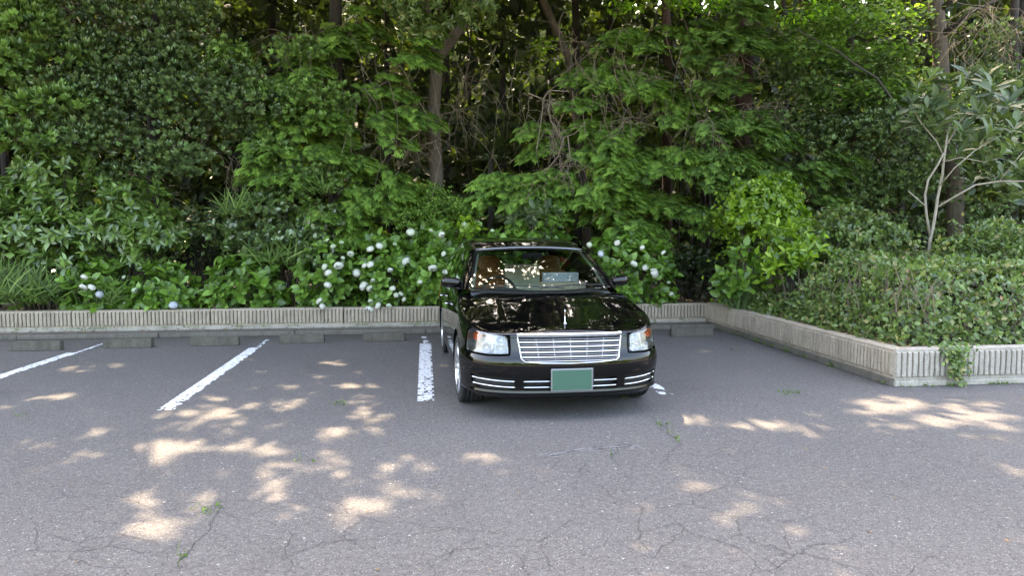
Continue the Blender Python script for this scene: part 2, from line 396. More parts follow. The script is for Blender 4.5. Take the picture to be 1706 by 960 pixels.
def white_paint():
    m, n, out = mat_new('road_paint'); g = G(n); tc = g.n('TexCoord').outputs['Object']
    c = g.mix(g.rng(g.noise(25, 5, .7, tc), .35, .7), C4(.62, .62, .64), C4(.80, .80, .82))
    c = g.mix(g.rng(g.noise(5, 4, .6, tc), .5, .75, 0, .4), c, C4(.35, .34, .33))
    b = g.n('BsdfPrincipled', Base_Color=c, Roughness=.75)
    bp = g.n('Bump', Strength=.5, Distance=.005, Height=g.noise(110, 3, vec=tc)); n.links.new(bp.outputs[0], b.inputs['Normal']); n.links.new(b.outputs[0], out.inputs[0]); return m
PAINTW = white_paint()
WALL_Y, WALL_X, WALL_F = 12.0, 4.80, 6.95       # face of the back wall, of the side wall, of the near wall
# ground to the horizon, asphalt lot on it
o = link('ground', pymesh('ground', [(-600, -600, -.012), (600, -600, -.012), (600, 600, -.012), (-600, 600, -.012)], [(0, 1, 2, 3)]), None, SOIL); tag(o, kind='structure')
o = link('parking_lot', pymesh('parking_lot', [(-60, -24, 0), (60, -24, 0), (60, WALL_F + .2, 0), (WALL_X + .15, WALL_F + .2, 0), (WALL_X + .15, WALL_Y + .1, 0), (-60, WALL_Y + .1, 0)], [(0, 1, 2, 3, 4, 5)]), None, ASPH); tag(o, kind='structure')
o = link('verge', pymesh('verge', [(-60, -60, .004), (60, -60, .004), (60, -23.9, .05), (-60, -23.9, .05)], [(0, 1, 2, 3)]), None, simple('dry_grass', (.10, .14, .04), .9, noise_amt=.4, nscale=3)); tag(o, kind='structure')
# raised planting beds and the wood floor behind
def bed(name, x0, x1, y0, y1, z, n=40):
    rows = []
    for j in range(n + 1):
        y = y0 + (y1 - y0) * j / n
        rows.append([(x0 + (x1 - x0) * i / n, y, z + .05 * noise.noise(Vector((i * .6, j * .6, 1))) + .02 * noise.noise(Vector((i * 2.1, j * 2.1, 4))) + max(0, y - 13.5) * .05) for i in range(n + 1)])
    o = MB().grid(rows).build(name, SOIL, None, True); tag(o, kind='structure'); return o
bed('planting_bed', -30, 30, WALL_Y + .13, 21, .27, 60)
_hill = MB().grid([[(x, y, .3 + 18 * math.tanh(max(0, y - 19.5) * .85 / 18) + .5 * noise.noise(Vector((x * .2, y * .2, 7))) * min(1, max(0, y - 19.5))) for x in np.linspace(-70, 70, 60)] for y in np.linspace(19.0, 46, 26)]).build('sky_block_bank', simple('bank_cover', (.012, .017, .007), 1.0, spec=0.0, noise_amt=.5, nscale=2), None, True); tag(_hill, kind='structure')  # bank added behind the wood to block the low sky
bed('planting_bed', WALL_X + .13, 20, WALL_F + .13, WALL_Y + .14, .33, 36)

# ------------------------------------------------------------------ ribbed planter walls, laid as precast blocks
def rib_block(L, H, T=.16, pitch=.058, seed=1, rough=.0035):
    """block with vertical ribs on its -y face; origin at the left end, foot of the face"""
    rr = random.Random(seed); m = MB(); nb = int(round(L / pitch)); p = L / nb
    zs = [0, .035, .045, .045 + (H - .10) * .33, .045 + (H - .10) * .66, H - .034, H - .026, H]
    xs_ = []
    for k in range(nb):
        x0 = k * p; a = rr.uniform(.08, .13)
        xs_ += [(x0 + p * .03, 0), (x0 + p * a, 1), (x0 + p * (.42 + rr.uniform(-.05, .05)), 1.12), (x0 + p * (.76 + rr.uniform(-.04, .04)), 1), (x0 + p * .82, 0)]
    xs_ = [(.004, .6)] + xs_ + [(L - .004, .6)]
    rows = []
    for z in zs:
        rr2 = random.Random(seed * 7 + int(z * 1000)); mid = .04 < z < H - .028; r_ = []
        for x, d in xs_:
            dep = (.034 * d if mid else (.020 if z > H / 2 else .012)) + (rr2.uniform(-rough, rough) if mid and d else 0)
            if mid and d and rr2.random() < .06: dep -= .008
            r_.append((x + (rr2.uniform(-.002, .002) if mid else 0), -dep, z))
        rows.append(r_)
    rows.append([(x, .03, H + .004) for x, d in xs_]); rows.append([(x, T, H) for x, d in xs_]); rows.append([(x, T, 0) for x, d in xs_])
    m.grid(rows)
    n = len(xs_); k = len(rows)
    m.f.append(tuple(i * n for i in range(k))); m.f.append(tuple(i * n + n - 1 for i in range(k))[::-1])
    return pymesh('wall_block', m.v, m.f)
def ribbed_wall(name, label, start, rz, lens, H, mat, z0=.0, pitch=.058):
    root = empty(name, start, rz); tag(root, label, 'wall', 'ribbed concrete planter walls')
    x = 0; cache = {}
    for i, L in enumerate(lens):
        key = (round(L, 3), i % 3)
        if key not in cache:
            cache[key] = rib_block(L - .008, H, seed=i % 3 + 1, pitch=pitch); cache[key].materials.append(mat)
        b = link('wall_block', cache[key], root); b.location = (x, random.uniform(-.003, .003), z0 + random.uniform(-.003, .003)); b.rotation_euler = (random.uniform(-.006, .006), 0, 0); x += L
    return root, x
bk, _x = ribbed_wall('planter_wall', 'long ribbed concrete wall along the back under the hydrangeas', (-17.78, WALL_Y, 0), 0, [2.06] * 10 + [1.98], .275, CONC, .10)
MB().box((11.25, .01, .055), (22.6, .12, .11)).build('wall_footing', CONCL, bk, bevel=.01)
sd, _x = ribbed_wall('planter_wall', 'ribbed concrete wall running toward the camera beside the hedge', (WALL_X, WALL_Y - .02, 0), R(-90), [2.0, 1.5, 1.55], .305, CONC, .085, .062)
MB().box((2.52, .03, .042), (5.0, .12, .084)).build('wall_footing', KERBC, sd, bevel=.01)
nr, _x = ribbed_wall('planter_wall', 'ribbed concrete wall coloured paler for sky light, facing the lot at the right edge', (WALL_X + .003, WALL_F - .0, 0), R(.5), [2.0] * 5, .325, CONCL, .06, .062)  # sky light on this face is put into a paler concrete colour
MB().box((5.0, .03, .03), (10.0, .12, .06)).build('wall_footing', CONCL, nr, bevel=.01)
# kerb in front of the back wall
k = MB()
x = -30.0
while x < WALL_X - .25:
    x1 = min(x + 2.0, WALL_X - .02); k.box(((x + x1) / 2, 11.70 + random.uniform(-.004, .004)  , .034), (x1 - x - .006, .36, .072 + random.uniform(-.004, .004))); x += 2.0
tag(k.build('kerb', KERBC, None, bevel=.012), kind='structure')
k = MB().box((0, 11.46, .02), (60, .16, .045)).box((WALL_X - .09, 9.5, .025), (.14, 4.3, .05))
# ------------------------------------------------------------------ wheel stops
def stop_mesh():
    bm = bmesh.new(); L, D, H = .60, .12, .125
    rr = random.Random(3)
    bmesh.ops.create_cube(bm, size=1)
    for v in bm.verts: v.co = Vector((v.co.x * L, v.co.y * (D if v.co.z < 0 else D * .88), (v.co.z + .5) * H))
    bmesh.ops.bevel(bm, geom=bm.edges[:], offset=.010, segments=2, affect='EDGES')
    bmesh.ops.subdivide_edges(bm, edges=[e for e in bm.edges if e.calc_length() > .08], cuts=5, use_grid_fill=True)
    for v in bm.verts:
        if v.co.z > .01: v.co += Vector(noise.noise_vector(v.co * 30)) * .0035
    me = bpy.data.meshes.new('wheel_stop'); bm.to_mesh(me); bm.free(); me.materials.append(STOPC); return me
sm_ = stop_mesh()
for (x, y, rz, sx, lab) in [(-5.21, 10.48, 1, 1.08, 'leftmost wheel stop, left of the far-left parking line'), (-4.07, 10.58, .5, 1.06, 'wheel stop just right of the far-left parking line'),
        (-2.94, 10.64, 0, 1.1, 'wheel stop just left of the second parking line'), (-1.76, 10.74, .6, 1.05, 'wheel stop just right of the second parking line'),
        (-.60, 10.80, 0, 1.0, 'worn wheel stop left of the parking line beside the car'), (.62, 10.72, 0, 1.05, 'wheel stop behind the left rear wheel of the black car'),
        (1.72, 10.70, 0, 1.05, 'wheel stop behind the right rear wheel of the black car'), (2.95, 10.72, 0, 1.05, 'wheel stop half hidden right behind the black car'),
        (4.05, 10.74, -.5, 1.1, 'wheel stop in the corner between the two planter walls')]:
    o = link('wheel_stop', sm_); o.location = (x, y, 0); o.rotation_euler = (0, 0, R(rz)); o.scale = (sx, 1, 1)
    tag(o, lab, 'wheel stop', 'concrete wheel stops in the parking bays')
# ------------------------------------------------------------------ painted lines, chipped
def parking_line(x0, y0, x1, y1, wd, wear, seed, z=.004, cell=.018):
    d = Vector((x1 - x0, y1 - y0)); L = d.length; d.normalize(); nrm = Vector((-d.y, d.x)); V = []; Fc = []; id_ = {}
    nu, nv = int(L / cell), max(2, int(wd / cell))
    def vid(i, j):
        if (i, j) not in id_:
            u = i * L / nu + random.uniform(-.004, .004); t = (j / nv - .5) * wd + random.uniform(-.003, .003)
            id_[(i, j)] = len(V); V.append((x0 + d.x * u + nrm.x * t, y0 + d.y * u + nrm.y * t, z))
        return id_[(i, j)]
    for i in range(nu):
        for j in range(nv):
            u = i * L / nu; t = j / nv - .5
            q = Vector((u * 4.0, t * wd * 9, seed)); a = noise.noise(q) + .5 * noise.noise(q * 3.1) + .3 * noise.noise(q * 8)
            rd = abs(noise.noise(Vector((u * 7, t * wd * 14, seed + 9))) + .4 * noise.noise(Vector((u * 20, t * wd * 30, seed))))
            w_ = wear(u / L)
            if a < -1.2 + w_ * 1.5 or rd < .10 * w_ or (abs(t) > .42 and noise.noise(Vector((u * 11, t * 3, seed + 3))) < -.1 + w_ * .3): continue
            Fc.append((vid(i, j), vid(i + 1, j), vid(i + 1, j + 1), vid(i, j + 1)))
    o = link('parking_line', pymesh('parking_line', V, Fc), None, PAINTW); tag(o, kind='structure'); return o
parking_line(-4.70, 7.2, -4.62, 10.20, .15, lambda t: .25 + .1 * t, 1)
parking_line(-4.575, 10.22, -4.56, 11.1, .06, lambda t: .45, 11)
parking_line(-2.32, 6.78, -2.335, 10.35, .15, lambda t: .50 - .35 * min(1, t * 2.2), 2)
parking_line(-2.30, 10.40, -2.32, 11.1, .055, lambda t: .5, 12)
parking_line(.0, 6.86, .0, 10.45, .16, lambda t: .62 - .40 * min(1, t * 1.9), 3)
parking_line(.02, 10.47, -.02, 11.15, .09, lambda t: .7, 13)
parking_line(2.36, 6.86, 2.35, 10.5, .15, lambda t: .72, 4)
# the faded scrape of old paint across the drive
sc_ = gnd(890, 766); sc2 = gnd(1075, 747)
SCR = simple('faded_scrape', (.22, .21, .21), .9, noise_amt=.3, nscale=80)
m = MB()
for i in range(110):
    t = random.random(); p = sc_ + (sc2 - sc_) * t; s = random.uniform(.006, .02); px_, py_ = p[0] + random.gauss(0, .008), p[1] + random.gauss(0, .028) + .10 * math.sin(t * 3)
    m.add([(px_ - s * 2, py_, .003), (px_, py_ - s * .4, .003), (px_ + s * 2, py_ + .004, .003), (px_, py_ + s * .4, .003)], [(0, 1, 2, 3)])
tag(m.build('faded_line', SCR), kind='structure')
# ------------------------------------------------------------------ cracks with weeds
CRK = simple('crack_dirt', (.042, .037, .035), .95)
cm = MB(); weeds = []
def crack(pts, wd=.010, jit=.035, weedy=0.0):
    P = []
    for a, b in zip(pts[:-1], pts[1:]):
        a = gnd(*a); b = gnd(*b); L = np.linalg.norm(b - a); n_ = max(2, int(L / .035))
        for i in range(n_):
            t = i / n_; p = a + (b - a) * t; P.append(Vector((p[0] + jit * noise.noise(Vector((p[0] * 6, p[1] * 6, 2))) + random.uniform(-.008, .008), p[1] + jit * noise.noise(Vector((p[0] * 6, p[1] * 6, 8))) + random.uniform(-.008, .008), .0035)))
    rows = []
    for i, p in enumerate(P):
        d = (P[min(i + 1, len(P) - 1)] - P[max(0, i - 1)]); d.z = 0; d.normalize() if d.length > 0 else None; nn = Vector((-d.y, d.x, 0)); w_ = wd * .5 * random.uniform(.25, 1) * (1 if 0 < i < len(P) - 1 else .1)
        rows.append([p - nn * w_ / 2, p + nn * w_ / 2])
        if random.random() < weedy: weeds.append(p)
    cm.grid(rows)
crack([(1045, 665), (1075, 690), (1100, 708), (1132, 740), (1110, 765), (1098, 782)], .012, .04, .05)
crack([(1035, 735), (1020, 765), (1040, 782)], .011, .04, .02); crack([(975, 770), (962, 800), (1000, 810), (1038, 832)], .011, .05, .07)
crack([(962, 800), (960, 826), (985, 858)], .008); crack([(1038, 832), (1070, 850), (1060, 880), (1090, 930)], .009)
crack([(362, 850), (350, 885), (310, 920), (298, 960)], .013, .05, .06); crack([(0, 815), (60, 800), (140, 805), (200, 812)], .008)
crack([(480, 880), (475, 930), (500, 960)], .010); crack([(475, 930), (540, 905), (640, 900)], .008); crack([(640, 900), (760, 880), (900, 905), (960, 860)], .008)
crack([(700, 960), (760, 920), (900, 905)], .008); crack([(1180, 900), (1260, 925), (1320, 960)], .009); crack([(1090, 880), (1190, 860), (1330, 870), (1450, 900)], .007)
crack([(60, 890), (130, 905), (200, 890), (300, 920)], .008); crack([(900, 905), (910, 960)], .008); crack([(1400, 800), (1500, 830), (1706, 820)], .005)
crack([(190, 655), (300, 690), (420, 690), (560, 690), (700, 700)], .006); crack([(220, 740), (240, 800), (225, 860)], .006)
crack([(250, 860), (190, 875), (120, 865)], .007); crack([(1150, 830), (1200, 815), (1215, 800)], .006)
crack([(360, 850), (420, 870), (480, 880)], .007); crack([(520, 810), (560, 860), (540, 905)], .006)
tag(cm.build('asphalt_crack', CRK), kind='structure')
# ================================================================== PLANTS
TP_FROND = [T_frond(s, 1.0, 11) for s in range(3)]
TP_ROS = [T_rosette(8, 1.0, .34, .45, s) for s in range(2)]
TP_ROSQ = [T_rosette(6, 1.0, .42, .6, s, 2) for s in range(3)]
TP_BIG = T_leaf(1, .36, 4, .28, .28, 1.1)
TP_HYD = T_leaf(1, .66, 5, .22, .28, 1.25)
TP_OVAL = T_leaf(1, .62, 3, .12, .25, 1.0)
TP_LOQ = T_leaf(1, .34, 5, .18, .3, .85)
TP_O4 = T_four(1, .66, .12)
TP_BLADE = T_leaf(1, .05, 6, .55, .4, 1.3)
BEDZ = .30
def nrmz(v): return v / np.maximum(np.linalg.norm(v, axis=-1, keepdims=True), 1e-9)
def ell(rs, c, r, n, zmin=-.35, back=-.3, shell=.22):
    """n points in the outer shell of a bumpy ellipsoid, with outward normals; few on the far side"""
    out = []
    while len(out) < n:
        d = rs.normal(size=3); d /= np.linalg.norm(d)
        if d[2] < zmin or (d[1] > -back and rs.rand() > .35): continue
        bump = 1 + .16 * noise.noise(Vector((d[0] * 2.3 + c[0], d[1] * 2.3, d[2] * 2.3 + c[2]))) * 1.6
        out.append(np.concatenate([np.array(c) + d * np.array(r) * bump * (1 - shell * rs.rand() ** 1.5), d / np.array(r)]))
    out = np.array(out); return out[:, :3], nrmz(out[:, 3:])
def shoot_leaves(rs, pos, nrm, k, tilt=(.3, .95), stem=.0):
    """k leaves round each shoot tip -> positions, directions, normals"""
    N = len(pos); P = np.repeat(pos, k, 0); A = np.repeat(nrm, k, 0)
    a = nrmz(np.cross(A, np.array([.13, .27, .95]) + rs.normal(0, .05, (N * k, 3)))); b = np.cross(A, a)
    ph = np.tile(np.arange(k) * 2.4, N) + np.repeat(rs.rand(N) * 6.28, k) + rs.normal(0, .2, N * k)
    rad = a * np.cos(ph)[:, None] + b * np.sin(ph)[:, None]
    tl = rs.uniform(tilt[0], tilt[1], N * k) * (.55 + .45 * np.tile(np.arange(k) / max(1, k - 1), N)) * 1.5
    d = A * np.cos(tl)[:, None] + rad * np.sin(tl)[:, None]; n = A * np.sin(tl)[:, None] - rad * np.cos(tl)[:, None]
    d[:, 2] -= .12
    return P - A * (np.tile(np.arange(k), N) * stem)[:, None], d, n
def leaf_parts(root, tpl, mat, P, D, N, S, cap=290, name='leaf'):
    """the leaves showing largest become parts, the rest one joined part"""
    keep = sun_keep(P); P, D, N, S = P[keep], D[keep], N[keep], S[keep]
    o0 = np.array(root.location)
    score = P[:, 1] - .35 * P[:, 2] - .8 * S * 1.0
    order = np.argsort(score); hi = order[:cap]; lo_ = order[cap:]
    me = tpl_mesh(name, tpl, mat); M = basis(D, N)
    for i in hi:
        m4 = Matrix.Identity(4); s = float(S[i])
        for r in range(3):
            for c in range(3): m4[r][c] = M[i][r, c] * s
            m4[r][3] = P[i][r] - o0[r]
        o = bpy.data.objects.new(name, me); COL.objects.link(o); o.parent = root; o.matrix_basis = m4
    if len(lo_):
        F = Foliage(3); F.put(tpl, P[lo_] - 0, D[lo_], N[lo_], S[lo_]); o = F.build('foliage', mat, root); o.location = -Vector(o0); o['kind'] = 'stuff'
def at_root(o, root): o.location = -Vector(root.location); return o
def stems(root, pts, base, mat=STEM, r=.007, name='stem', spread=.5, n=5):
    m = MB()
    for p in pts:
        b = Vector((base[0] + (p[0] - base[0]) * .25 + random.uniform(-.06, .06), base[1] + (p[1] - base[1]) * .25 + random.uniform(-.05, .05), base[2])); p = Vector(p)
        mid = b.lerp(p, .5) + Vector((0, 0, .06 * (p - b).length)); m.tube([b, b.lerp(mid, .6), mid, mid.lerp(p, .6) + Vector((0, 0, .01)), p], [r * 1.3, r * 1.15, r, r * .8, r * .5], n, False)
    o = m.build(name, mat, root, True); at_root(o, root); return o

# ------------------------------------------------------------------ hydrangeas
def floret_head():
    V = []; Fc = []; rr = random.Random(4); n = 64
    for i in range(n):
        z = 1 - 1.55 * (i + .5) / n; a = i * 2.39996; r = math.sqrt(max(0, 1 - z * z)); d = Vector((r * math.cos(a), r * math.sin(a), z))
        t = d.orthogonal().normalized(); b = d.cross(t); rot = rr.uniform(0, 1.57); c = d * rr.uniform(.90, 1.06)
        for k in range(4):
            q = rot + k * math.pi / 2; e = t * math.cos(q) + b * math.sin(q); f = d.cross(e); s = .20
            i0 = len(V); V += [c, c + e * s * .6 + f * s * .5 + d * .03, c + e * s * 1.15 + d * .0, c + e * s * .6 - f * s * .5 + d * .03]; Fc += [(i0, i0 + 1, i0 + 2), (i0, i0 + 2, i0 + 3)]
    return V, Fc
FV, FF = floret_head()
_s = bmesh.new(); bmesh.ops.create_icosphere(_s, subdivisions=2, radius=.84); _n0 = len(FV)
FV += [v_.co.copy() for v_ in _s.verts]; FF += [tuple(_n0 + v_.index for v_ in f_.verts) for f_ in _s.faces if f_.calc_center_median().z > -.6]; _s.free()
def petal(name, col, tr=.25):
    m, n, out = mat_new(name); g = G(n); geo = g.n('TexCoord').outputs['Object']
    c = g.mix(g.rng(g.noise(3.5, 3, vec=geo), .35, .65), C4(*[x * .88 for x in col]), C4(*col)); 
    b = g.n('BsdfPrincipled', Base_Color=c, Roughness=.7); t = g.n('BsdfTranslucent', Color=c); mx = g.n('MixShader', i0=tr, i1=b.outputs[0], i2=t.outputs[0]); n.links.new(mx.outputs[0], out.inputs[0]); return m
PET = dict(w=petal('white_petal', (.88, .84, .74)), b=petal('blue_petal', (.66, .66, .78)), g=petal('green_petal', (.50, .62, .34)), c=petal('cream_petal', (.74, .76, .58)))
HEADM = {k: pymesh('flower_head', FV, FF) for k in PET}
CORE = simple('head_core', (.58, .60, .50), .8, noise_amt=.2)
for k_, me_ in HEADM.items():
    me_.materials.append(PET[k_]); me_.materials.append(CORE)
    for i_ in range(64 * 8, len(me_.polygons)): me_.polygons[i_].material_index = 1
def hydrangea(px0, px1, ytop, Y, label, flowers=(), seed=1, dens=1.0, size=.125, zb=None, group='hydrangeas on the back bed', cat='hydrangea', tpl=None, mat=None, k=6, ry=.55, name='hydrangea'):
    rs = np.random.RandomState(seed); a = at(px0, ytop, Y); b = at(px1, ytop, Y); zt = a[2]; zb = BEDZ - .20 if zb is None else zb
    cx = (a[0] + b[0]) / 2; rx = (b[0] - a[0]) / 2; c = (cx, Y, (zt + zb) / 2 - .05); r = (rx * .97, ry, (zt - zb) / 2 + .04)
    root = empty(name, (cx, Y, BEDZ)); tag(root, label, cat, group)
    area = 4 * math.pi * ((r[0] * r[1]) ** 1.6 / 3 + (r[0] * r[2]) ** 1.6 / 3 + (r[1] * r[2]) ** 1.6 / 3) ** (1 / 1.6)
    n = int(area * 30 * dens * (.125 / size) ** 1.3)
    p, nn = ell(rs, c, r, n, -.55)
    nn = nrmz(nn + np.array([0, -.1, .55]))
    P, D, N = shoot_leaves(rs, p, nn, k, (.45, .95), .02); S = size * 1.13 * rs.uniform(.6, 1.2, len(P))
    leaf_parts(root, tpl or TP_HYD, mat or LEAF['hydrangea'], P, D, N, S)
    # inner, darker leaves filling the body
    F = Foliage(seed + 50); q = rs.normal(size=(int(n * .8), 3)); q = nrmz(q) * rs.rand(len(q), 1) ** .4 * .75; q = q * np.array(r) * .8 + np.array(c) + [0, .12, 0]
    F.put(TP_O4, q, rs.normal(size=q.shape) + [0, -.3, -.2], rs.normal(size=q.shape) + [0, 0, 1], size * 1.0); o = F.build('inner_foliage', mat or LEAF['hydrangea'], root); at_root(o, root); o['kind'] = 'stuff'
    stems(root, p[rs.choice(len(p), min(26, len(p)), False)], (cx, Y, BEDZ))
    for fx, fy, rad, kind in flowers:
        yy = Y - ry * 1.02 * math.sqrt(max(.05, 1 - min(.95, ((at(fx, fy, Y)[0] - cx) / rx) ** 2 * .8))) - .06
        q = at(fx, fy, yy); o = link('flower_head', HEADM[kind], root); o.location = Vector(q) - root.location
        s = .9 * rad / 100.0 * (yy / 12.2) * 1.0; o.scale = (s * random.uniform(.9, 1.1), s * random.uniform(.9, 1.1), s * random.uniform(.65, .9)); o.rotation_euler = (R(random.uniform(20, 70)), R(random.uniform(-20, 20)), random.uniform(0, 6))
        if kind in 'bg': o['label'] = 'pale blue flower head' if kind == 'b' else 'unopened greenish flower head'
    return root
hydrangea(92, 215, 432, 12.5, 'hydrangea with three white heads at the left end of the back wall', [(140, 462, 5.5, 'w'), (153, 479, 6.5, 'w'), (166, 491, 6.5, 'b'), (139, 479, 7, 'w'), (64, 480, 5, 'g')], 1, ry=.5)
hydrangea(210, 335, 440, 12.5, 'low broad-leaved hydrangea with one small pale blue head hanging over the wall', [(206, 462, 4, 'g'), (225, 484, 6, 'g'), (210, 508, 6, 'c'), (209, 525, 5, 'g'), (289, 509, 7.5, 'b'), (168, 521, 5, 'g')], 2, size=.14, ry=.5)
hydrangea(330, 480, 430, 12.5, 'flowerless hydrangea with large leaves between the blue head and the tall white hydrangeas', [], 3, size=.145, ry=.5)
hydrangea(483, 600, 398, 12.5, 'tall hydrangea with many white heads left of the car, leftmost of the white group', [(564, 443, 8.5, 'w'), (547, 455, 7, 'w'), (546, 475, 7, 'w'), (545, 400, 4, 'g'), (555, 411, 5.5, 'g'), (569, 404, 4.5, 'g'), (584, 423, 6, 'c'), (541, 445, 6.5, 'c'), (532, 502, 6.5, 'w'), (537, 511, 6, 'w'), (571, 430, 4, 'c')], 4, size=.13)
hydrangea(585, 690, 385, 12.55, 'hydrangea with white heads above the middle wheel stop, one head drooping over the wall', [(617, 415, 7, 'w'), (632, 410, 7, 'w'), (608, 443, 6.5, 'w'), (617, 441, 7, 'w'), (594, 455, 7.5, 'w'), (606, 477, 8.5, 'w'), (616, 481, 6.5, 'c'), (615, 517, 8.5, 'w'), (630, 510, 7, 'w'), (648, 510, 5, 'c'), (617, 502, 5, 'c'), (654, 481, 6, 'c'), (660, 492, 6, 'c'), (668, 490, 5, 'c'), (673, 499, 5, 'c'), (621, 467, 4, 'c'), (650, 450, 5, 'w'), (658, 407, 4, 'g')], 5, size=.13)
hydrangea(672, 778, 375, 12.5, 'hydrangea with two white heads just left of the car mirror', [(684, 387, 8, 'c'), (676, 436, 8, 'w'), (721, 447, 8, 'w'), (736, 391, 6, 'w'), (739, 423, 5, 'c'), (718, 384, 4, 'g'), (700, 470, 5, 'c')], 6, size=.13)
hydrangea(765, 985, 380, 12.9, 'leafy hydrangea standing behind the roof of the black car', [(772, 376, 7, 'c'), (820, 384, 4, 'g')], 7, size=.13, dens=.8)
hydrangea(972, 1130, 392, 12.4, 'hydrangea with white and violet heads right of the car', [(1001, 423, 6, 'b'), (1028, 405, 6, 'w'), (982, 408, 5.5, 'c'), (1056, 440, 7.5, 'w'), (1075, 446, 7, 'w'), (1089, 455, 10.5, 'w'), (1070, 413, 5.5, 'w'), (1105, 421, 5.5, 'w'), (1118, 490, 5, 'c'), (1114, 471, 4, 'g')], 8, size=.13)
hydrangea(1196, 1268, 402, 11.0, 'tall loose plant with broad leaves at the inner corner of the side bed', [], 9, size=.15, dens=.5, zb=.45, group='broad-leaved shrubs of the side bed', cat='shrub', ry=.35, name='broadleaf_shrub')
# ------------------------------------------------------------------ grass tufts
def grass(px, py, Y, spread, L, n, label, seed, zb=BEDZ):
    rs = np.random.RandomState(seed); a = at(px, py, Y); root = empty('grass_clump', (a[0], Y, zb)); tag(root, label, 'grass', 'long-bladed grass clumps in the beds')
    F = Foliage(seed); z0 = a[2] - L * .45
    p = np.stack([a[0] + rs.normal(0, spread, n), Y + rs.normal(0, .14, n) - .1, z0 + rs.rand(n) * L * .3], 1)
    d = np.stack([rs.normal(0, .55, n), rs.normal(-.35, .4, n), np.abs(rs.normal(.9, .2, n))], 1); nr_ = np.stack([-d[:, 0], -d[:, 1], np.full(n, .9)], 1)
    F.put(TP_BLADE, p, d, np.stack([d[:, 0] * .1, -.6 + 0 * d[:, 0], .6 + 0 * d[:, 0]], 1), L * rs.uniform(.6, 1.15, n)); o = F.build('blades', LEAF['grass'], root); at_root(o, root)
    return root
grass(40, 485, 12.3, .32, .50, 420, 'wide clump of long green grass blades spilling over the wall at the far left', 1)
grass(10, 465, 12.6, .3, .5, 200, 'grass clump behind the wide one at the left frame edge', 7)
grass(200, 490, 12.35, .12, .40, 90, 'small grass tuft between the first two hydrangeas', 2)
grass(470, 425, 12.75, .18, .55, 150, 'upright narrow grass left of the tall white hydrangeas', 3)
grass(400, 345, 12.9, .16, .42, 120, 'pale arching grass tuft growing high among the glossy shrub', 4)
grass(540, 312, 13.0, .10, .35, 50, 'sparse grass sprig above the white hydrangeas', 5)
grass(470, 300, 13.3, .10, .3, 40, 'thin grass sprig beside the dark hollow left of centre', 6)

# ------------------------------------------------------------------ broad-leaved shrubs
def shrub(name, label, px0, px1, py0, py1, Y, leaf, mat, size, n, seed, k=7, cap=290, group=None, cat='shrub', clumps=9, ry=.7, cr=.42, zb=BEDZ, tilt=(.4, 1.0), cupn=.45):
    rs = np.random.RandomState(seed); a = at(px0, py1, Y); b = at(px1, py0, Y)
    cx = (a[0] + b[0]) / 2; root = empty(name, (cx, Y, zb)); tag(root, label, cat, group)
    Ps = []; Ns = []
    for i in range(clumps):
        for _ in range(30):
            u, v = rs.rand(2)
            if (2 * u - 1) ** 2 + (max(0, 2 * v - 1)) ** 2 < 1.1: break
        c = (a[0] + cr * .5 + (b[0] - a[0] - cr) * u, Y + ry * (-.5 + .7 * v + rs.normal(0, .2)), a[2] + (b[2] - a[2] - cr * .4) * v)
        p, q = ell(rs, c, (cr * rs.uniform(.8, 1.25), cr * .8, cr * rs.uniform(.55, .85)), n // clumps, -.4); Ps.append(p); Ns.append(q)
    p = np.vstack(Ps); q = nrmz(np.vstack(Ns) + [0, -.1, cupn])
    P, D, N = shoot_leaves(rs, p, q, k, tilt, .008); S = size * rs.uniform(.6, 1.2, len(P))
    if cap: leaf_parts(root, leaf, mat, P, D, N, S, cap)
    else:
        F = Foliage(seed); F.put(leaf, P, D, N, S); at_root(F.build('foliage', mat, root), root)
    stems(root, p[rs.choice(len(p), min(30, len(p)), False)], (cx, Y + .1, zb), BARK['dark'], .007)
    F = Foliage(seed + 70); q2 = np.repeat(p, 2, 0) + rs.normal(0, .14, (len(p) * 2, 3)) + [0, .42, -.12]; q2 = q2[q2[:, 2] > zb]; low = q2[::3].copy(); low[:, 2] = zb + (low[:, 2] - zb) * rs.rand(len(low)); q2 = np.vstack([q2, low])
    F.put(TP_O4, q2, rs.normal(size=q2.shape) + [0, -.4, -.1], rs.normal(size=q2.shape) + [0, -.3, .8], size * 1.05); o = F.build('inner_foliage', mat, root); at_root(o, root); o['kind'] = 'stuff'
    return root
GRP = 'shrubs along the back bed'
shrub('broadleaf_shrub', 'large shrub with long drooping pointed leaves at the left edge', -60, 170, 235, 440, 12.9, TP_BIG, LEAF['bigleaf'], .17, 420, 21, 7, group=GRP, clumps=16, cr=.5, tilt=(.6, 1.15))
shrub('broadleaf_shrub', 'shrub with long pointed leaves right of the left edge shrub, above the first hydrangea', 130, 300, 300, 450, 12.8, TP_BIG, LEAF['bigleaf'], .165, 260, 22, 7, group=GRP, clumps=10, cr=.42, tilt=(.6, 1.15))
shrub('broadleaf_shrub', 'glossy shrub with rounded mid-green leaves above the flowerless hydrangea', 345, 560, 320, 430, 13.0, TP_OVAL, LEAF['glossy'], .105, 420, 23, 7, group=GRP, clumps=13, cr=.36)
shrub('broadleaf_shrub', 'dark leafy shrub in the gap between the long-leaved and glossy shrubs', 270, 380, 330, 430, 14.2, TP_OVAL, LEAF['glossy'], .10, 220, 24, 6, cap=0, group=GRP, clumps=8, cr=.36)
shrub('broadleaf_shrub', 'fine-leaved yellowish shrub behind the hydrangea left of the car', 640, 790, 312, 385, 13.3, TP_OVAL, LEAF['cypress'], .055, 900, 25, 7, cap=0, group=GRP, clumps=12, cr=.30)
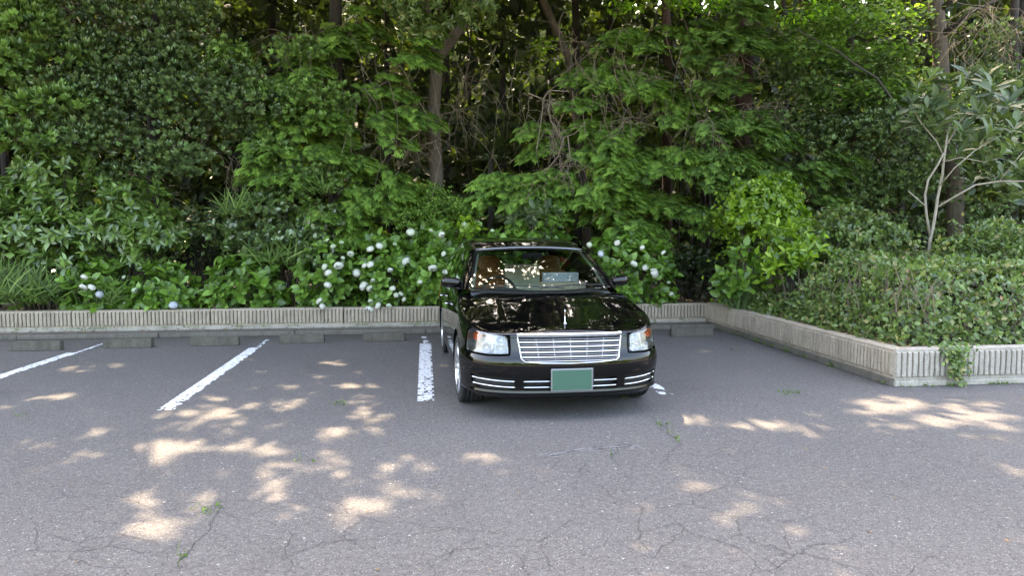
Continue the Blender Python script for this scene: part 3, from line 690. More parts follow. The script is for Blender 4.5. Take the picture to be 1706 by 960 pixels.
shrub('broadleaf_shrub', 'small shrub with upright blue-green leaves showing over the car roof', 845, 920, 335, 395, 13.0, TP_BIG, LEAF['loquat'], .17, 34, 26, 7, cap=200, group=GRP, clumps=4, cr=.22)
shrub('broadleaf_shrub', 'pale green shrub sprig sticking up beside the rear of the car roof', 760, 800, 368, 405, 12.4, TP_HYD, LEAF['lime'], .13, 16, 27, 6, cap=100, group=GRP, clumps=2, cr=.16)
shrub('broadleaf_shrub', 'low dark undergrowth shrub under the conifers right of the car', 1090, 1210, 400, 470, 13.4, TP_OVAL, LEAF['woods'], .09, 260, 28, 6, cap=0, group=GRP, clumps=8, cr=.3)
shrub('broadleaf_shrub', 'dense shrub of small lime-green glossy leaves behind the hedge corner', 1208, 1338, 292, 398, 11.6, TP_OVAL, LEAF['lime'], .085, 900, 29, 7, cap=290, group='shrubs of the side bed', clumps=17, cr=.40, zb=.33, tilt=(.7, 1.2), cupn=.1)
shrub('broadleaf_shrub', 'yellow-green variegated shrub with broad pointed leaves in front of the lime shrub', 1272, 1378, 368, 450, 10.4, TP_BIG, LEAF['lime'], .14, 90, 30, 7, cap=290, group='shrubs of the side bed', clumps=8, cr=.28, zb=.33)
shrub('broadleaf_shrub', 'mid-green shrub rising out of the hedge right of the variegated one', 1370, 1490, 345, 420, 10.6, TP_OVAL, LEAF['hedge'], .085, 330, 31, 7, cap=0, group='shrubs of the side bed', clumps=9, cr=.32, zb=.33)
shrub('broadleaf_shrub', 'feathery blue-green shrub at the right edge above the hedge', 1580, 1760, 375, 440, 9.2, TP_OVAL, LEAF['hedge'], .07, 500, 32, 7, cap=0, group='shrubs of the side bed', clumps=12, cr=.28, zb=.33)

# ------------------------------------------------------------------ the hedge over the side bed
def hedge():
    rs = np.random.RandomState(40); root = empty('hedge', (7.2, 9.0, .33)); tag(root, 'long rough-clipped green hedge filling the raised bed on the right', 'hedge')
    def top(x, y): return 1.22 + .13 * noise.noise(Vector((x * .9, y * .9, 0))) + .08 * noise.noise(Vector((x * 2.7, y * 2.7, 3)))
    F = Foliage(41); N0 = 19000
    P = []; Nn = []
    while len(P) < N0:
        x = rs.uniform(4.95, 12.5); y = rs.uniform(7.15, 12.3)
        if x > 9.8 and rs.rand() < .5: continue
        dl = x - 5.0; df = y - 7.2; e = min(dl, df)
        cap = min(1.0, (max(0, e) / .55) ** .5)
        lim = .22 + .10 * max(0, y - 10)                # bare strip behind the coping
        zt = .33 + (top(x, y) - .33) * cap
        if y > 9.8 and dl < .5: zt = .33 + (zt - .33) * .55
        if e < .75: z = rs.uniform(.36, zt); nn = (-1, -.1, .35) if dl < df else (-.05, -1, .35)
        else: z = zt - .22 * rs.rand() ** 2; nn = (-.1, -.25, 1)
        if e < .75 and e > .08 + .5 * (z - .33) / max(.1, zt - .33) + .45: continue
        bump = .10 * noise.noise(Vector((x * 3, y * 3, z * 3)))
        P.append((x + bump * nn[0], y + bump * nn[1], z + bump)); Nn.append(nn)
    P = np.array(P); Nn = nrmz(np.array(Nn) + rs.normal(0, .35, (N0, 3)))
    P1, D, N = shoot_leaves(rs, P, Nn, 3, (.5, 1.2), .02); S = rs.uniform(.045, .092, len(P1))
    F.put(TP_O4, P1, D, N, S, .15)
    o = F.build('foliage', LEAF['hedge'], root); at_root(o, root); o['kind'] = 'stuff'
    F2 = Foliage(43); kk = rs.choice(len(P), 800, False); F2.put(TP_O4, P[kk] + [-.02, -.03, .02], rs.normal(size=(800, 3)), rs.normal(0, .6, (800, 3)) + [0, -.6, .5], rs.uniform(.03, .07, 800))
    o = F2.build('dry_leaf', LEAF['litter'], root); at_root(o, root); o['kind'] = 'stuff'
    m = MB()
    for i in range(300):
        p = Vector(P[rs.randint(len(P))]); q = [p - Vector(Nn[0]) * 0]; d = Vector((rs.normal(0, .5), -.25 + rs.normal(0, .3), rs.normal(.5, .4))).normalized()
        for j in range(3): d = (d + Vector(rs.normal(0, .25, 3))).normalized(); q.append(q[-1] + d * rs.uniform(.05, .10))
        m.tube(q, [.004, .0035, .003, .0015], 3, False)
    o = m.build('twig', BARK['twig'], root, True); at_root(o, root); o['kind'] = 'stuff'
    # woody stems inside
    m = MB()
    for i in range(130):
        if rs.rand() < .5: x = rs.uniform(5.25, 5.6); y = rs.uniform(7.4, 12)
        else: x = rs.uniform(5.1, 11); y = rs.uniform(7.42, 7.8)
        h_ = rs.uniform(.5, .92); pt = [Vector((x, y, .32))]
        for j in range(4): pt.append(pt[-1] + Vector((rs.normal(0, .05), rs.normal(-.01, .05), h_ / 4)))
        m.tube(pt, [.008, .007, .006, .005, .003], 4, False)
    o = m.build('stem', BARK['twig'], root, True); at_root(o, root); o['kind'] = 'stuff'
    return root
hedge()
def vine():
    rs = np.random.RandomState(44); a = gnd(1580, 640); root = empty('climbing_vine', (a[0], WALL_F - .06, .34)); tag(root, 'vine trailing from the hedge down over the pale ribbed wall', 'vine')
    c = Vector((a[0], WALL_F - .05, .36)); P = []; m = MB()
    for i in range(9):
        x = c.x + rs.normal(0, .07); p = [Vector((x, WALL_F + .12, .40)), Vector((x + rs.normal(0, .02), WALL_F - .04, .37))]
        L = rs.uniform(.12, .36) * (1.0 if abs(x - c.x) < .08 else .5)
        for j in range(5): p.append(p[-1] + Vector((rs.normal(0, .018), -.004, -L / 5)))
        m.tube(p, .003, 4, False)
        for q in p[1:]:
            for _ in range(5): P.append((q.x + rs.normal(0, .03), q.y - rs.uniform(.01, .05), q.z + rs.normal(0, .02)))
    for _ in range(90): P.append((c.x + rs.normal(0, .13), WALL_F + rs.uniform(-.07, .1), .40 + rs.normal(0, .03)))
    P = np.array(P); d = rs.normal(0, .5, P.shape) + [0, -.5, -.5]; n = rs.normal(0, .3, P.shape) + [0, -1, .4]
    leaf_parts(root, TP_OVAL, LEAF['hedge'], P, d, n, rs.uniform(.035, .07, len(P)), 290); at_root(m.build('stem', STEM, root), root)
vine()

# ------------------------------------------------------------------ loquat at the right
def loquat():
    Y = 9.7; b = at(1549, 404, Y); b[2] = .9; root = empty('loquat_tree', (b[0], Y, .33)); tag(root, 'small loquat tree with pale forked stems and large leathery leaves at the right', 'tree')
    q = lambda x, y, dy=0: Vector(at(x, y, Y + dy))
    br = [([Vector((b[0], Y, .33)), q(1549, 404), q(1556, 370), q(1562, 330), q(1570, 290), q(1573, 262), q(1578, 225)], .026, .014),
          ([q(1549, 392), q(1543, 355), q(1541, 325), q(1546, 300, -.05), q(1562, 275, -.1), q(1572, 255, -.1)], .019, .012),
          ([q(1541, 343), q(1530, 333), q(1513, 318, -.1)], .013, .008),
          ([q(1562, 345), q(1590, 328, -.1), q(1625, 308, -.2), q(1665, 302, -.2), q(1712, 302, -.3)], .017, .010),
          ([q(1573, 262), q(1560, 235), q(1535, 205), q(1520, 180, .1)], .011, .006), ([q(1578, 240), q(1600, 200), q(1640, 160, .1)], .012, .006),
          ([q(1565, 310), q(1590, 280, -.15), q(1625, 250, -.2), q(1668, 225, -.2)], .012, .007), ([q(1570, 270), q(1600, 262, -.1), q(1640, 270, -.2), q(1670, 262)], .010, .006),
          ([q(1665, 302, -.2), q(1690, 270, -.3), q(1715, 240, -.3)], .009, .006), ([q(1578, 225), q(1585, 180), q(1575, 140, .1)], .010, .006)]
    for p, r0, r1 in br[:4]:
        o = MB().tube(p, list(np.linspace(r0, r1, len(p))), 8).build('stem', BARK['pale'], root, True); at_root(o, root)
    m = MB()
    for p, r0, r1 in br[4:]: m.tube(p, list(np.linspace(r0, r1, len(p))), 6)
    at_root(m.build('branch', BARK['pale'], root, True), root)
    rs = np.random.RandomState(5)
    tips = [(1530, 140, .1), (1575, 128, .2), (1615, 118, .1), (1655, 140, 0), (1545, 175, -.1), (1590, 165, -.2), (1630, 180, -.2), (1680, 165, -.1), (1560, 205, 0), (1605, 210, -.2), (1650, 215, -.3), (1690, 205, -.3), (1715, 235, -.3),
            (1668, 250, -.3), (1700, 270, -.4), (1640, 262, -.1), (1620, 290, 0), (1668, 290, .1), (1705, 310, -.2), (1595, 250, .2), (1540, 160, .3), (1640, 120, .3), (1690, 130, .3), (1730, 180, 0), (1740, 280, -.2), (1570, 150, .4), (1720, 210, .3), (1690, 240, .4), (1550, 120, .2), (1520, 165, .2), (1600, 140, -.1), (1645, 165, .1), (1610, 185, .2), (1665, 190, .2), (1530, 195, .1), (1575, 185, .1), (1630, 235, .1), (1655, 285, .2), (1700, 170, .2), (1580, 225, .3), (1685, 320, .1), (1720, 330, .2), (1560, 165, -.1), (1615, 155, .3)]
    P = np.array([at(x, y + 6, Y + dy) for x, y, dy in tips]); N = nrmz(rs.normal(0, .35, P.shape) + [0, -.35, .9])
    P, D, N = shoot_leaves(rs, P, N, 9, (.5, .95), .012); leaf_parts(root, TP_LOQ, LEAF['loquat'], P, D, N, .30 * rs.uniform(.6, 1.1, len(P)), 290)
loquat()

# ------------------------------------------------------------------ tall trees
def limb_path(p0, p1, sag=.1, n=6, jit=.05, rs=None):
    p0 = Vector(p0); p1 = Vector(p1); L = (p1 - p0).length
    return [p0.lerp(p1, i / n) + Vector((random.gauss(0, jit) * L * .2, random.gauss(0, jit) * L * .2, sag * L * math.sin(math.pi * i / n))) * (1 if 0 < i < n else 0) for i in range(n + 1)]
def trunk(root, path, r0, r1, mat, name='trunk', n=12):
    v = [Vector(p) for p in path]; P = []
    for a, b in zip(v[:-1], v[1:]):
        k = max(2, int((b - a).length / .45))
        for i in range(k): P.append(a.lerp(b, i / k) + Vector((random.gauss(0, .012), random.gauss(0, .012), 0)))
    P.append(v[-1]); rr_ = [r0 + (r1 - r0) * i / (len(P) - 1) for i in range(len(P))]; rr_[0] *= 1.35
    m = MB().tube(P, rr_, n); o = m.build(name, mat, root, True); at_root(o, root); return P
def cyp_boughs(F, anchors, axis, rs, L=.75, nf=30, size=.23):
    nf = int(nf * 1.0); size *= 1.12
    """drooping flat boughs hung from the anchors"""
    for c in anchors:
        dx = c[0] - axis[0]; dy = c[1] - axis[1]
        d = nrmz(np.array([dx * .8 + rs.normal(0, .5), min(dy, -.25) * 1.0 - .7 + rs.normal(0, .3), -.30 + rs.normal(0, .18)])); side = nrmz(np.cross(d, [0, 0, 1]))
        LL = L * rs.uniform(.6, 1.25); u = rs.rand(nf); sgn = rs.choice((-1, 1), nf); w_ = rs.rand(nf) ** .8 * .42 * LL * (1.05 - .7 * u)
        p = np.array(c) + d * ((u - .35) * LL)[:, None] + side * (sgn * w_)[:, None]; p[:, 2] -= .28 * LL * u * u + .35 * w_ + rs.normal(0, .025, nf)
        dd = d[None] * (.75 + .2 * rs.rand(nf, 1)) + side[None] * (sgn * rs.uniform(.15, .95, nf))[:, None] + np.array([0, 0, -.30]) + rs.normal(0, .12, (nf, 3))
        nn = np.array([0, -.30, 1.0]) + rs.normal(0, .22, (nf, 3))
        for t in range(3):
            k = np.arange(nf) % 3 == t; F.put(TP_FROND[t], p[k], dd[k], nn[k], size * rs.uniform(.65, 1.25, k.sum()))
def anchors_px(rs, regs, thr=-.15, seed=0):
    A = []
    for x0, x1, y0, y1, Y0, Y1, n in regs:
        k = 0; tries = 0
        while k < n and tries < n * 12:
            tries += 1; x, y = rs.uniform(x0, x1), rs.uniform(y0, y1)
            if noise.noise(Vector((x / 62 + seed, y / 42, seed * 1.7))) < thr: continue
            A.append(at(x, y, rs.uniform(Y0, Y1))); k += 1
    return np.array(A)
def dead_twigs(root, specs, name='twig', mat=BARK['twig']):
    m = MB()
    for x, y, Y, n, L, r in specs:
        for i in range(n):
            p = [Vector(at(x + random.gauss(0, 8), y + random.gauss(0, 6), Y))]; d = Vector((random.gauss(0, .7), random.gauss(-.3, .3), random.gauss(-.2, .6))).normalized()
            for j in range(8):
                d = (d + Vector((random.gauss(0, .25), random.gauss(0, .15), random.gauss(-.10, .2)))).normalized(); p.append(p[-1] + d * L / 8)
            m.tube(p, [r * (1 - .09 * j) for j in range(9)], 4, False)
            if random.random() < .8:
                q = p[4]; e = (d + Vector((random.gauss(0, .8), 0, random.gauss(0, .8)))).normalized(); m.tube([q, q + e * L * .2, q + e * L * .38 + Vector((0, 0, -.05))], [r * .6, r * .45, r * .25], 4, False)
    o = m.build(name, mat, root, True); at_root(o, root); o['kind'] = 'stuff'; return o
CAN = {}        # tall trees whose crowns reach over the lot
def tall(name, label, base_px, Y, path, r0, r1, bark, group='tall trees behind the back bed', cat='tree'):
    b = at(base_px, 400, Y); root = empty(name, (b[0], Y, BEDZ)); tag(root, label, cat, group)
    P = trunk(root, [Vector((b[0], Y, .2))] + path, r0, r1, bark); CAN[root] = P[-1]; return root
q_ = lambda x, y, Y: Vector(at(x, y, Y))
# left cypress
rs = np.random.RandomState(60)
c1 = tall('cypress_tree', 'bushy bright green cypress hanging over the left of centre', 560, 14.9, [q_(560, 100, 14.9), q_(555, -250, 14.9), q_(560, -700, 14.0)], .17, .06, BARK['dark'])
F = Foliage(61); A = anchors_px(rs, [(395, 715, 55, 200, 13.3, 14.8, 62), (430, 700, 180, 330, 13.1, 14.4, 58), (520, 690, 300, 400, 13.1, 13.9, 26), (480, 600, 60, 330, 13.8, 15, 18), (560, 760, 0, 60, 14.0, 15.2, 18)], .02, 3)
cyp_boughs(F, A, c1.location, rs, .72, 34, .23); at_root(F.build('crown', LEAF['cypress'], c1), c1)
dead_twigs(c1, [(480, 60, 14.2, 10, .9, .008), (640, 230, 14.0, 12, .8, .007), (690, 200, 14.2, 14, .9, .007), (600, 30, 14.4, 10, 1.0, .008), (540, 190, 13.6, 6, .6, .006), (660, 110, 13.9, 8, .6, .006)])
# forked trunk, crown high
t1 = tall('evergreen_tree', 'evergreen with a brown forked trunk standing in the dark hollow behind the car', 727, 14.6, [q_(726, 250, 14.6), q_(722, 180, 14.6), q_(731, 95, 14.6), q_(770, 40, 14.5), q_(800, -60, 14.4), q_(830, -600, 13.5)], .155, .07, BARK['brown'])
trunk(t1, [q_(728, 110, 14.6), q_(716, 40, 14.8), q_(700, -120, 14.9)], .07, .04, BARK['brown'], 'limb', 8)
F = Foliage(62); rs = np.random.RandomState(62)
for c in anchors_px(rs, [(660, 800, -30, 45, 12.6, 13.6, 17), (690, 740, 20, 60, 12.8, 13.4, 3)], -.9, 1):
    p, n = ell(rs, c, (.3, .28, .2), 15, -.5); n = nrmz(n + [0, -.2, .3])
    P_, D, N = shoot_leaves(rs, p, n, 8, (.4, 1.0), .01); F.put(TP_BIG, P_, D, N, .12 * rs.uniform(.6, 1.15, len(P_)))
at_root(F.build('crown', LEAF['hedge'], t1), t1)
dead_twigs(t1, [(760, 180, 14.8, 14, 1.0, .007), (700, 240, 14.4, 10, .6, .007), (770, 130, 15, 10, 1.0, .006), (740, 240, 14.4, 8, .5, .008)])
# middle-right cypress, the largest
c2 = tall('cypress_tree', 'largest cypress with drooping boughs behind and right of the car', 1112, 15.0, [q_(1112, 150, 15.0), q_(1112, -100, 15.0), q_(1110, -700, 13.8)], .115, .06, BARK['red'])
F = Foliage(63); rs = np.random.RandomState(63)
A = anchors_px(rs, [(950, 1190, 20, 130, 13.6, 15.2, 48), (940, 1200, 110, 260, 13.2, 14.8, 80), (870, 1180, 240, 370, 13.0, 14.2, 84), (1010, 1130, 300, 390, 12.9, 13.8, 26), (870, 990, 200, 300, 13.6, 14.5, 14), (820, 900, 260, 350, 13.2, 14.0, 14)], .02, 5)
cyp_boughs(F, A, c2.location, rs, .74, 34, .225); at_root(F.build('crown', LEAF['cypress'], c2), c2)
dead_twigs(c2, [(910, 165, 13.4, 12, .7, .008), (925, 215, 13.3, 16, .8, .007), (945, 265, 13.1, 14, .7, .006), (900, 300, 13.0, 8, .6, .006), (965, 70, 14.0, 12, 1.0, .007), (1030, 60, 14.0, 8, .9, .006), (1060, 200, 13.2, 12, .9, .006), (1100, 130, 13.4, 10, .9, .006), (1000, 330, 13.0, 6, .5, .006), (1020, 150, 13.2, 8, .8, .007)])
def hanging(root, n, x0, x1, y0, y1, Y0, Y1, seed):
    r_ = random.Random(seed); m = MB()
    for i in range(n):
        p = [Vector(at(r_.uniform(x0, x1), r_.uniform(y0, y1), r_.uniform(Y0, Y1)))]; dx = r_.gauss(0, .25); L = r_.uniform(.5, 1.7)
        for j in range(9):
            dx += r_.gauss(0, .18); p.append(p[-1] + Vector((dx * L / 9, r_.gauss(0, .15) * L / 9, -L / 9 * (1 if j > 1 else r_.uniform(-.6, .5)))))
        m.tube(p, [.0065, .006, .006, .005, .005, .004, .004, .003, .003, .002], 4, False)
    o = m.build('hanging_stem', BARK['twig'], root, True); at_root(o, root); o['kind'] = 'stuff'
hanging(c2, 75, 940, 1200, 20, 300, 12.9, 13.9, 1)
hanging(c1, 30, 470, 720, 20, 250, 12.9, 13.9, 2); hanging(t1, 34, 650, 900, 60, 260, 13.8, 15.0, 3)
MBt = MB()
for pts in ([(880, 155), (905, 165), (903, 190), (898, 225), (893, 250)], [(905, 165), (925, 172), (945, 180), (965, 176)], [(912, 170), (917, 200), (935, 230), (958, 222), (975, 205)], [(905, 165), (915, 150), (948, 152)], [(940, 228), (930, 260), (905, 290)], [(946, 226), (950, 262), (925, 298)]):
    MBt.tube([Vector(at(x, y, 13.15)) for x, y in pts], [.013, .011, .010, .008, .006][:len(pts)], 6, False)
at_root(MBt.build('bare_branch', BARK['twig'], c2, True), c2)
# diagonal dark trunk
t2 = tall('evergreen_tree', 'thin leaning dark trunk above the middle of the car', 985, 16.0, [q_(965, 230, 16.0), q_(945, 95, 16.0), q_(905, 0, 16.0), q_(870, -120, 16.0), q_(800, -700, 14.5)], .10, .06, BARK['brown'])
# right cypress with reddish trunk
c3 = tall('cypress_tree', 'cypress with a thick reddish trunk behind the lime shrub', 1235, 14.4, [q_(1236, 220, 14.4), q_(1243, 90, 14.4), q_(1225, -60, 14.4), q_(1215, -700, 13.2)], .20, .10, BARK['red'])
F = Foliage(64); rs = np.random.RandomState(64)
A = anchors_px(rs, [(1160, 1290, 20, 90, 13.2, 14.3, 20), (1170, 1310, 130, 290, 12.9, 14.0, 44), (1270, 1400, 60, 170, 13.6, 14.6, 12), (1290, 1400, 250, 340, 12.6, 13.4, 18), (1180, 1250, 260, 310, 12.8, 13.6, 8), (1190, 1300, -10, 150, 12.9, 13.7, 26)], .02, 9)
cyp_boughs(F, A, c3.location, rs, .66, 34, .22); at_root(F.build('crown', LEAF['cypress2'], c3), c3)
dead_twigs(c3, [(1190, 110, 13.2, 8, .7, .007), (1250, 180, 13.2, 14, .8, .006), (1290, 190, 13.2, 10, .7, .006), (1230, 90, 13.0, 14, .7, .006), (1180, 200, 13.0, 12, .8, .006), (1300, 30, 14, 8, .9, .007)])
# right-hand tree
t3 = tall('evergreen_tree', 'tall tree with a straight grey-brown trunk at the right, behind the loquat', 1597, 12.9, [q_(1590, 300, 12.9), q_(1572, 160, 12.9), q_(1560, 0, 12.9), q_(1555, -150, 12.9), q_(1500, -650, 11.5)], .165, .09, BARK['brown'])
for pth, ra in (([q_(1575, 260, 12.9), q_(1510, 195, 12.0), q_(1460, 130, 11.9), q_(1395, 85, 11.9), q_(1330, 50, 11.9)], .028), ([q_(1565, 60, 12.9), q_(1620, 20, 12.3), q_(1700, -20, 12.4)], .05), ([q_(1562, 20, 12.9), q_(1620, -30, 12.3), q_(1700, -100, 12.4)], .05)):
    trunk(t3, pth, ra, ra * .35, BARK['dark'], 'limb', 8)
F = Foliage(65); rs = np.random.RandomState(65)
for c in anchors_px(rs, [(1330, 1520, 10, 110, 12.2, 13.4, 40), (1380, 1540, 60, 170, 12.4, 13.6, 20), (1440, 1560, 130, 200, 12.8, 13.6, 8)], -.3, 2):
    n = 70; p = c + rs.normal(0, 1, (n, 3)) * [.36, .3, .06]; F.put(TP_OVAL, p, rs.normal(0, 1, (n, 3)) * [1, 1, .2] + [0, -.3, -.25], rs.normal(0, .22, (n, 3)) + [0, -.15, 1], .12 * rs.uniform(.6, 1.2, n))
at_root(F.build('crown', LEAF['cypress2'], t3), t3); dead_twigs(t3, [(1640, 20, 12.2, 22, 1.4, .007), (1600, 60, 12.4, 10, 1.0, .006), (1500, 210, 12.3, 6, .5, .006), (1660, 70, 12.4, 10, 1.0, .006)])
# broadleaf evergreens
def broad(name, label, base_px, Y, path, r0, regs, seed, mat, n=26, rad=(.42, .36, .24), size=.10, thr=-.02, tpl=0, bark=BARK['dark'], k=None):
    root = tall(name, label, base_px, Y, path, r0, r0 * .4, bark); rs = np.random.RandomState(seed); F = Foliage(seed)
    for c in anchors_px(rs, regs, thr, seed):
        rr_ = np.array(rad) * rs.uniform(.7, 1.25); p, q = ell(rs, c, rr_, n, -.35); q = nrmz(q + [0, -.25, .45] + rs.normal(0, .25, q.shape))
        for t in range(2):
            kk = np.arange(n) % 2 == t; F.put(TP_ROS[t], p[kk], q[kk], rs.normal(size=(kk.sum(), 3)), size * rs.uniform(.7, 1.2, kk.sum()))
    at_root(F.build('crown', mat, root), root); return root
b1 = broad('evergreen_tree', 'dense evergreen with rosettes of small glossy leaves at the upper left', 250, 14.0, [q_(255, 180, 14.2), q_(260, 60, 14.2), q_(270, -600, 13.0)], .12,
      [(120, 340, 20, 130, 13.0, 14.0, 62), (60, 300, 130, 240, 12.7, 13.7, 58), (280, 430, 120, 250, 12.8, 13.6, 44), (90, 180, 190, 260, 12.6, 13.2, 10), (190, 330, 235, 300, 12.9, 13.5, 18)], 70, LEAF['glossy'], size=.105)
dead_twigs(b1, [(110, 5, 14.2, 18, .9, .010), (150, 15, 14.3, 14, .9, .009), (390, 255, 13.6, 10, .8, .006), (330, 245, 13.6, 6, .7, .006), (540, 270, 13.2, 5, .6, .008)])
broad('evergreen_tree', 'glossy dark evergreen at the upper left edge of the photo', -20, 13.6, [q_(-15, 180, 13.6), q_(-10, 0, 13.6), q_(-20, -600, 12.8)], .11,
      [(-40, 90, 30, 130, 12.6, 13.5, 30), (-40, 110, 80, 190, 12.5, 13.3, 30), (-50, 60, 180, 250, 12.4, 13.1, 14), (0, 80, 0, 40, 13.0, 13.8, 8)], 71, LEAF['bigleaf'], size=.13)
broad('evergreen_tree', 'bright-leaved young evergreen between the upper left tree and the left cypress', 470, 13.6, [q_(480, 260, 13.6), q_(520, 200, 13.6), q_(505, 120, 13.8)], .035,
      [(370, 520, 75, 130, 12.8, 13.5, 16), (440, 560, 150, 260, 12.8, 13.6, 34), (470, 560, 265, 330, 12.9, 13.4, 18)], 72, LEAF['bigleaf'], size=.095, n=22, rad=(.36, .3, .2), bark=BARK['brown'])
broad('evergreen_tree', 'dark camellia-like evergreen in the shade right of the reddish trunk', 1420, 13.6, [q_(1420, 250, 13.6), q_(1415, 150, 13.6), q_(1410, -500, 12.8)], .10,
      [(1290, 1500, 110, 220, 13.0, 14.2, 60), (1380, 1520, 200, 330, 12.6, 13.8, 60), (1290, 1400, 190, 290, 13.4, 14.2, 26), (1450, 1560, 290, 390, 12.8, 13.8, 26)], 73, LEAF['glossy'], size=.095, thr=-.12)
broad('evergreen_tree', 'dark glossy evergreen at the right frame edge behind the loquat', 1690, 13.2, [q_(1690, 250, 13.2), q_(1690, -500, 12.8)], .10,
      [(1500, 1650, 130, 300, 11.3, 11.9, 20), (1620, 1780, 40, 200, 12.2, 13.4, 50), (1620, 1780, 200, 390, 12.0, 13.2, 64)], 74, LEAF['glossy'], size=.095, thr=-.2)
# shaded maple leaves, sunlight put into their lime colour
lm = tall('maple_tree', 'young maple with leaves coloured lime as if sunlit at the top edge between the cypress trunks', 1175, 15.4, [q_(1172, 100, 15.4), q_(1165, -50, 15.4)], .06, .03, BARK['dark'])
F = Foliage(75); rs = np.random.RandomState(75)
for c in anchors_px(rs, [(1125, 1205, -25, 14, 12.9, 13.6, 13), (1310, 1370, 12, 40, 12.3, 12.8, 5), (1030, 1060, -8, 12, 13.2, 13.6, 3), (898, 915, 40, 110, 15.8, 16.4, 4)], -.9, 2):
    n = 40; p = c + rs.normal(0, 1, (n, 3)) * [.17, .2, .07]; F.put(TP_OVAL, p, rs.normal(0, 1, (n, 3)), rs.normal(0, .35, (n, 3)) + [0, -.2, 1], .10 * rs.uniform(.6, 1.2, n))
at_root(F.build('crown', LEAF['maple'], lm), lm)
# thin trunks seen in the gap beside the lime shrub
for i, (x, y0, y1, Y, r, lb) in enumerate([(1152, 450, 330, 15.5, .035, 'thin dark trunk in the bright gap right of the hydrangea, left one'), (1178, 455, 300, 15.0, .055, 'slightly thicker dark trunk in the bright gap by the lime shrub'), (1128, 450, 360, 16.0, .03, 'slim trunk just behind the right hydrangea'),
        (1015, 330, 20, 18.0, .09, 'dim upright trunk deep between the two big cypresses'), (835, 330, 0, 18.5, .11, 'dim trunk deep in the dark hollow above the car roof'), (640, 330, 0, 18.0, .09, 'dim trunk behind the left cypress')]):
    a = at(x, y1, Y); root = empty('slender_tree', (a[0], Y, BEDZ)); tag(root, lb, 'tree', 'slender trunks in the wood'); trunk(root, [Vector((a[0], Y, .2)), Vector(a) + Vector((.05, 0, 0)), Vector(a) + Vector((.1, 0, 4))], r, r * .5, BARK['dark'], n=8)
# windmill palm
def palm():
    Y = 15.5; a = at(818, 265, Y); root = empty('fan_palm', (a[0], Y, BEDZ)); tag(root, 'dim fan palm deep in the dark hollow above the car roof', 'palm'); F = Foliage(80); rs = np.random.RandomState(80)
    trunk(root, [Vector((a[0], Y, .2)), Vector((a[0], Y, a[2]))], .07, .06, BARK['dark'])
    m = MB()
    for i in range(13):
        an = i * 2.4; d = np.array([math.cos(an), math.sin(an) * .7, rs.uniform(-.2, .8)]); d = d / np.linalg.norm(d); c = a + d * .45
        m.tube([a, (a + c) / 2 + [0, 0, .04], c], [.010, .008, .006], 4, False)
        s = nrmz(np.cross(d, [0, 0, 1])); k = 20; t = np.linspace(-1.9, 1.9, k); dd = d[None] * np.cos(t)[:, None] + s[None] * np.sin(t)[:, None]
        F.put(TP_BLADE, np.repeat(c[None], k, 0), dd, np.cross(d, s)[None].repeat(k, 0), .48)
    at_root(m.build('leaf_stalk', STEM, root), root); at_root(F.build('fan_leaf', LEAF['woods'], root), root)
palm()
# ------------------------------------------------------------------ unseen crowns over the lot, laid along the sun's rays for shade
rs = np.random.RandomState(90); roots = [r for r in CAN if r.name.split('.')[0] in ('cypress_tree', 'evergreen_tree') and CAN[r].z > 6]
def canopy():
    g = np.vstack([np.stack([rs.uniform(-9.5, 9.5, 30000), rs.uniform(-1.2, 12, 30000)], 1), np.stack([rs.uniform(-17, 17, 15000), rs.uniform(-2, 22, 15000)], 1)[:5200]])
    z = np.where(g[:, 1] < 12, rs.uniform(7.0, 14.5, len(g)), rs.uniform(7.5, 13, len(g)))
    t = z / SUN.z; p = np.stack([g[:, 0] + SUN.x * t, g[:, 1] + SUN.y * t, z], 1)
    # no crown reaches farther out over the lot than its limbs would
    m_ = p[:, 1] < 6.8; p[m_] += np.outer((6.8 - p[m_, 1] + rs.rand(m_.sum())) / SUN.y, np.array(SUN))
    tip = np.array([[CAN[r].x, CAN[r].y] for r in roots]); own = np.argmin((p[:, None, 0] - tip[None, :, 0]) ** 2 + .3 * (p[:, None, 1] - tip[None, :, 1]) ** 2, 1)
    for i, r in enumerate(roots):
        k = np.where(own == i)[0]
        if len(k) == 0: continue
        F = Foliage(100 + i)
        for t_ in range(3):
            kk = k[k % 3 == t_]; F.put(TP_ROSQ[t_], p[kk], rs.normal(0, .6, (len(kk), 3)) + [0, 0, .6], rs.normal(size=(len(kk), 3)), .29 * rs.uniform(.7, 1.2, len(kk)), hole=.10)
        at_root(F.build('shade_crown', LEAF['woods'], r), r)
        m = MB(); top = CAN[r]
        sel = k[rs.choice(len(k), min(16, len(k)), False)]
        for j in sel:
            b0 = Vector((top.x, top.y, min(top.z, p[j][2]) - .6)); m.tube(limb_path(b0, p[j], .05), [.06, .052, .045, .036, .028, .02, .012], 6, False)
        at_root(m.build('upper_limbs', BARK['dark'], r, True), r)
canopy()
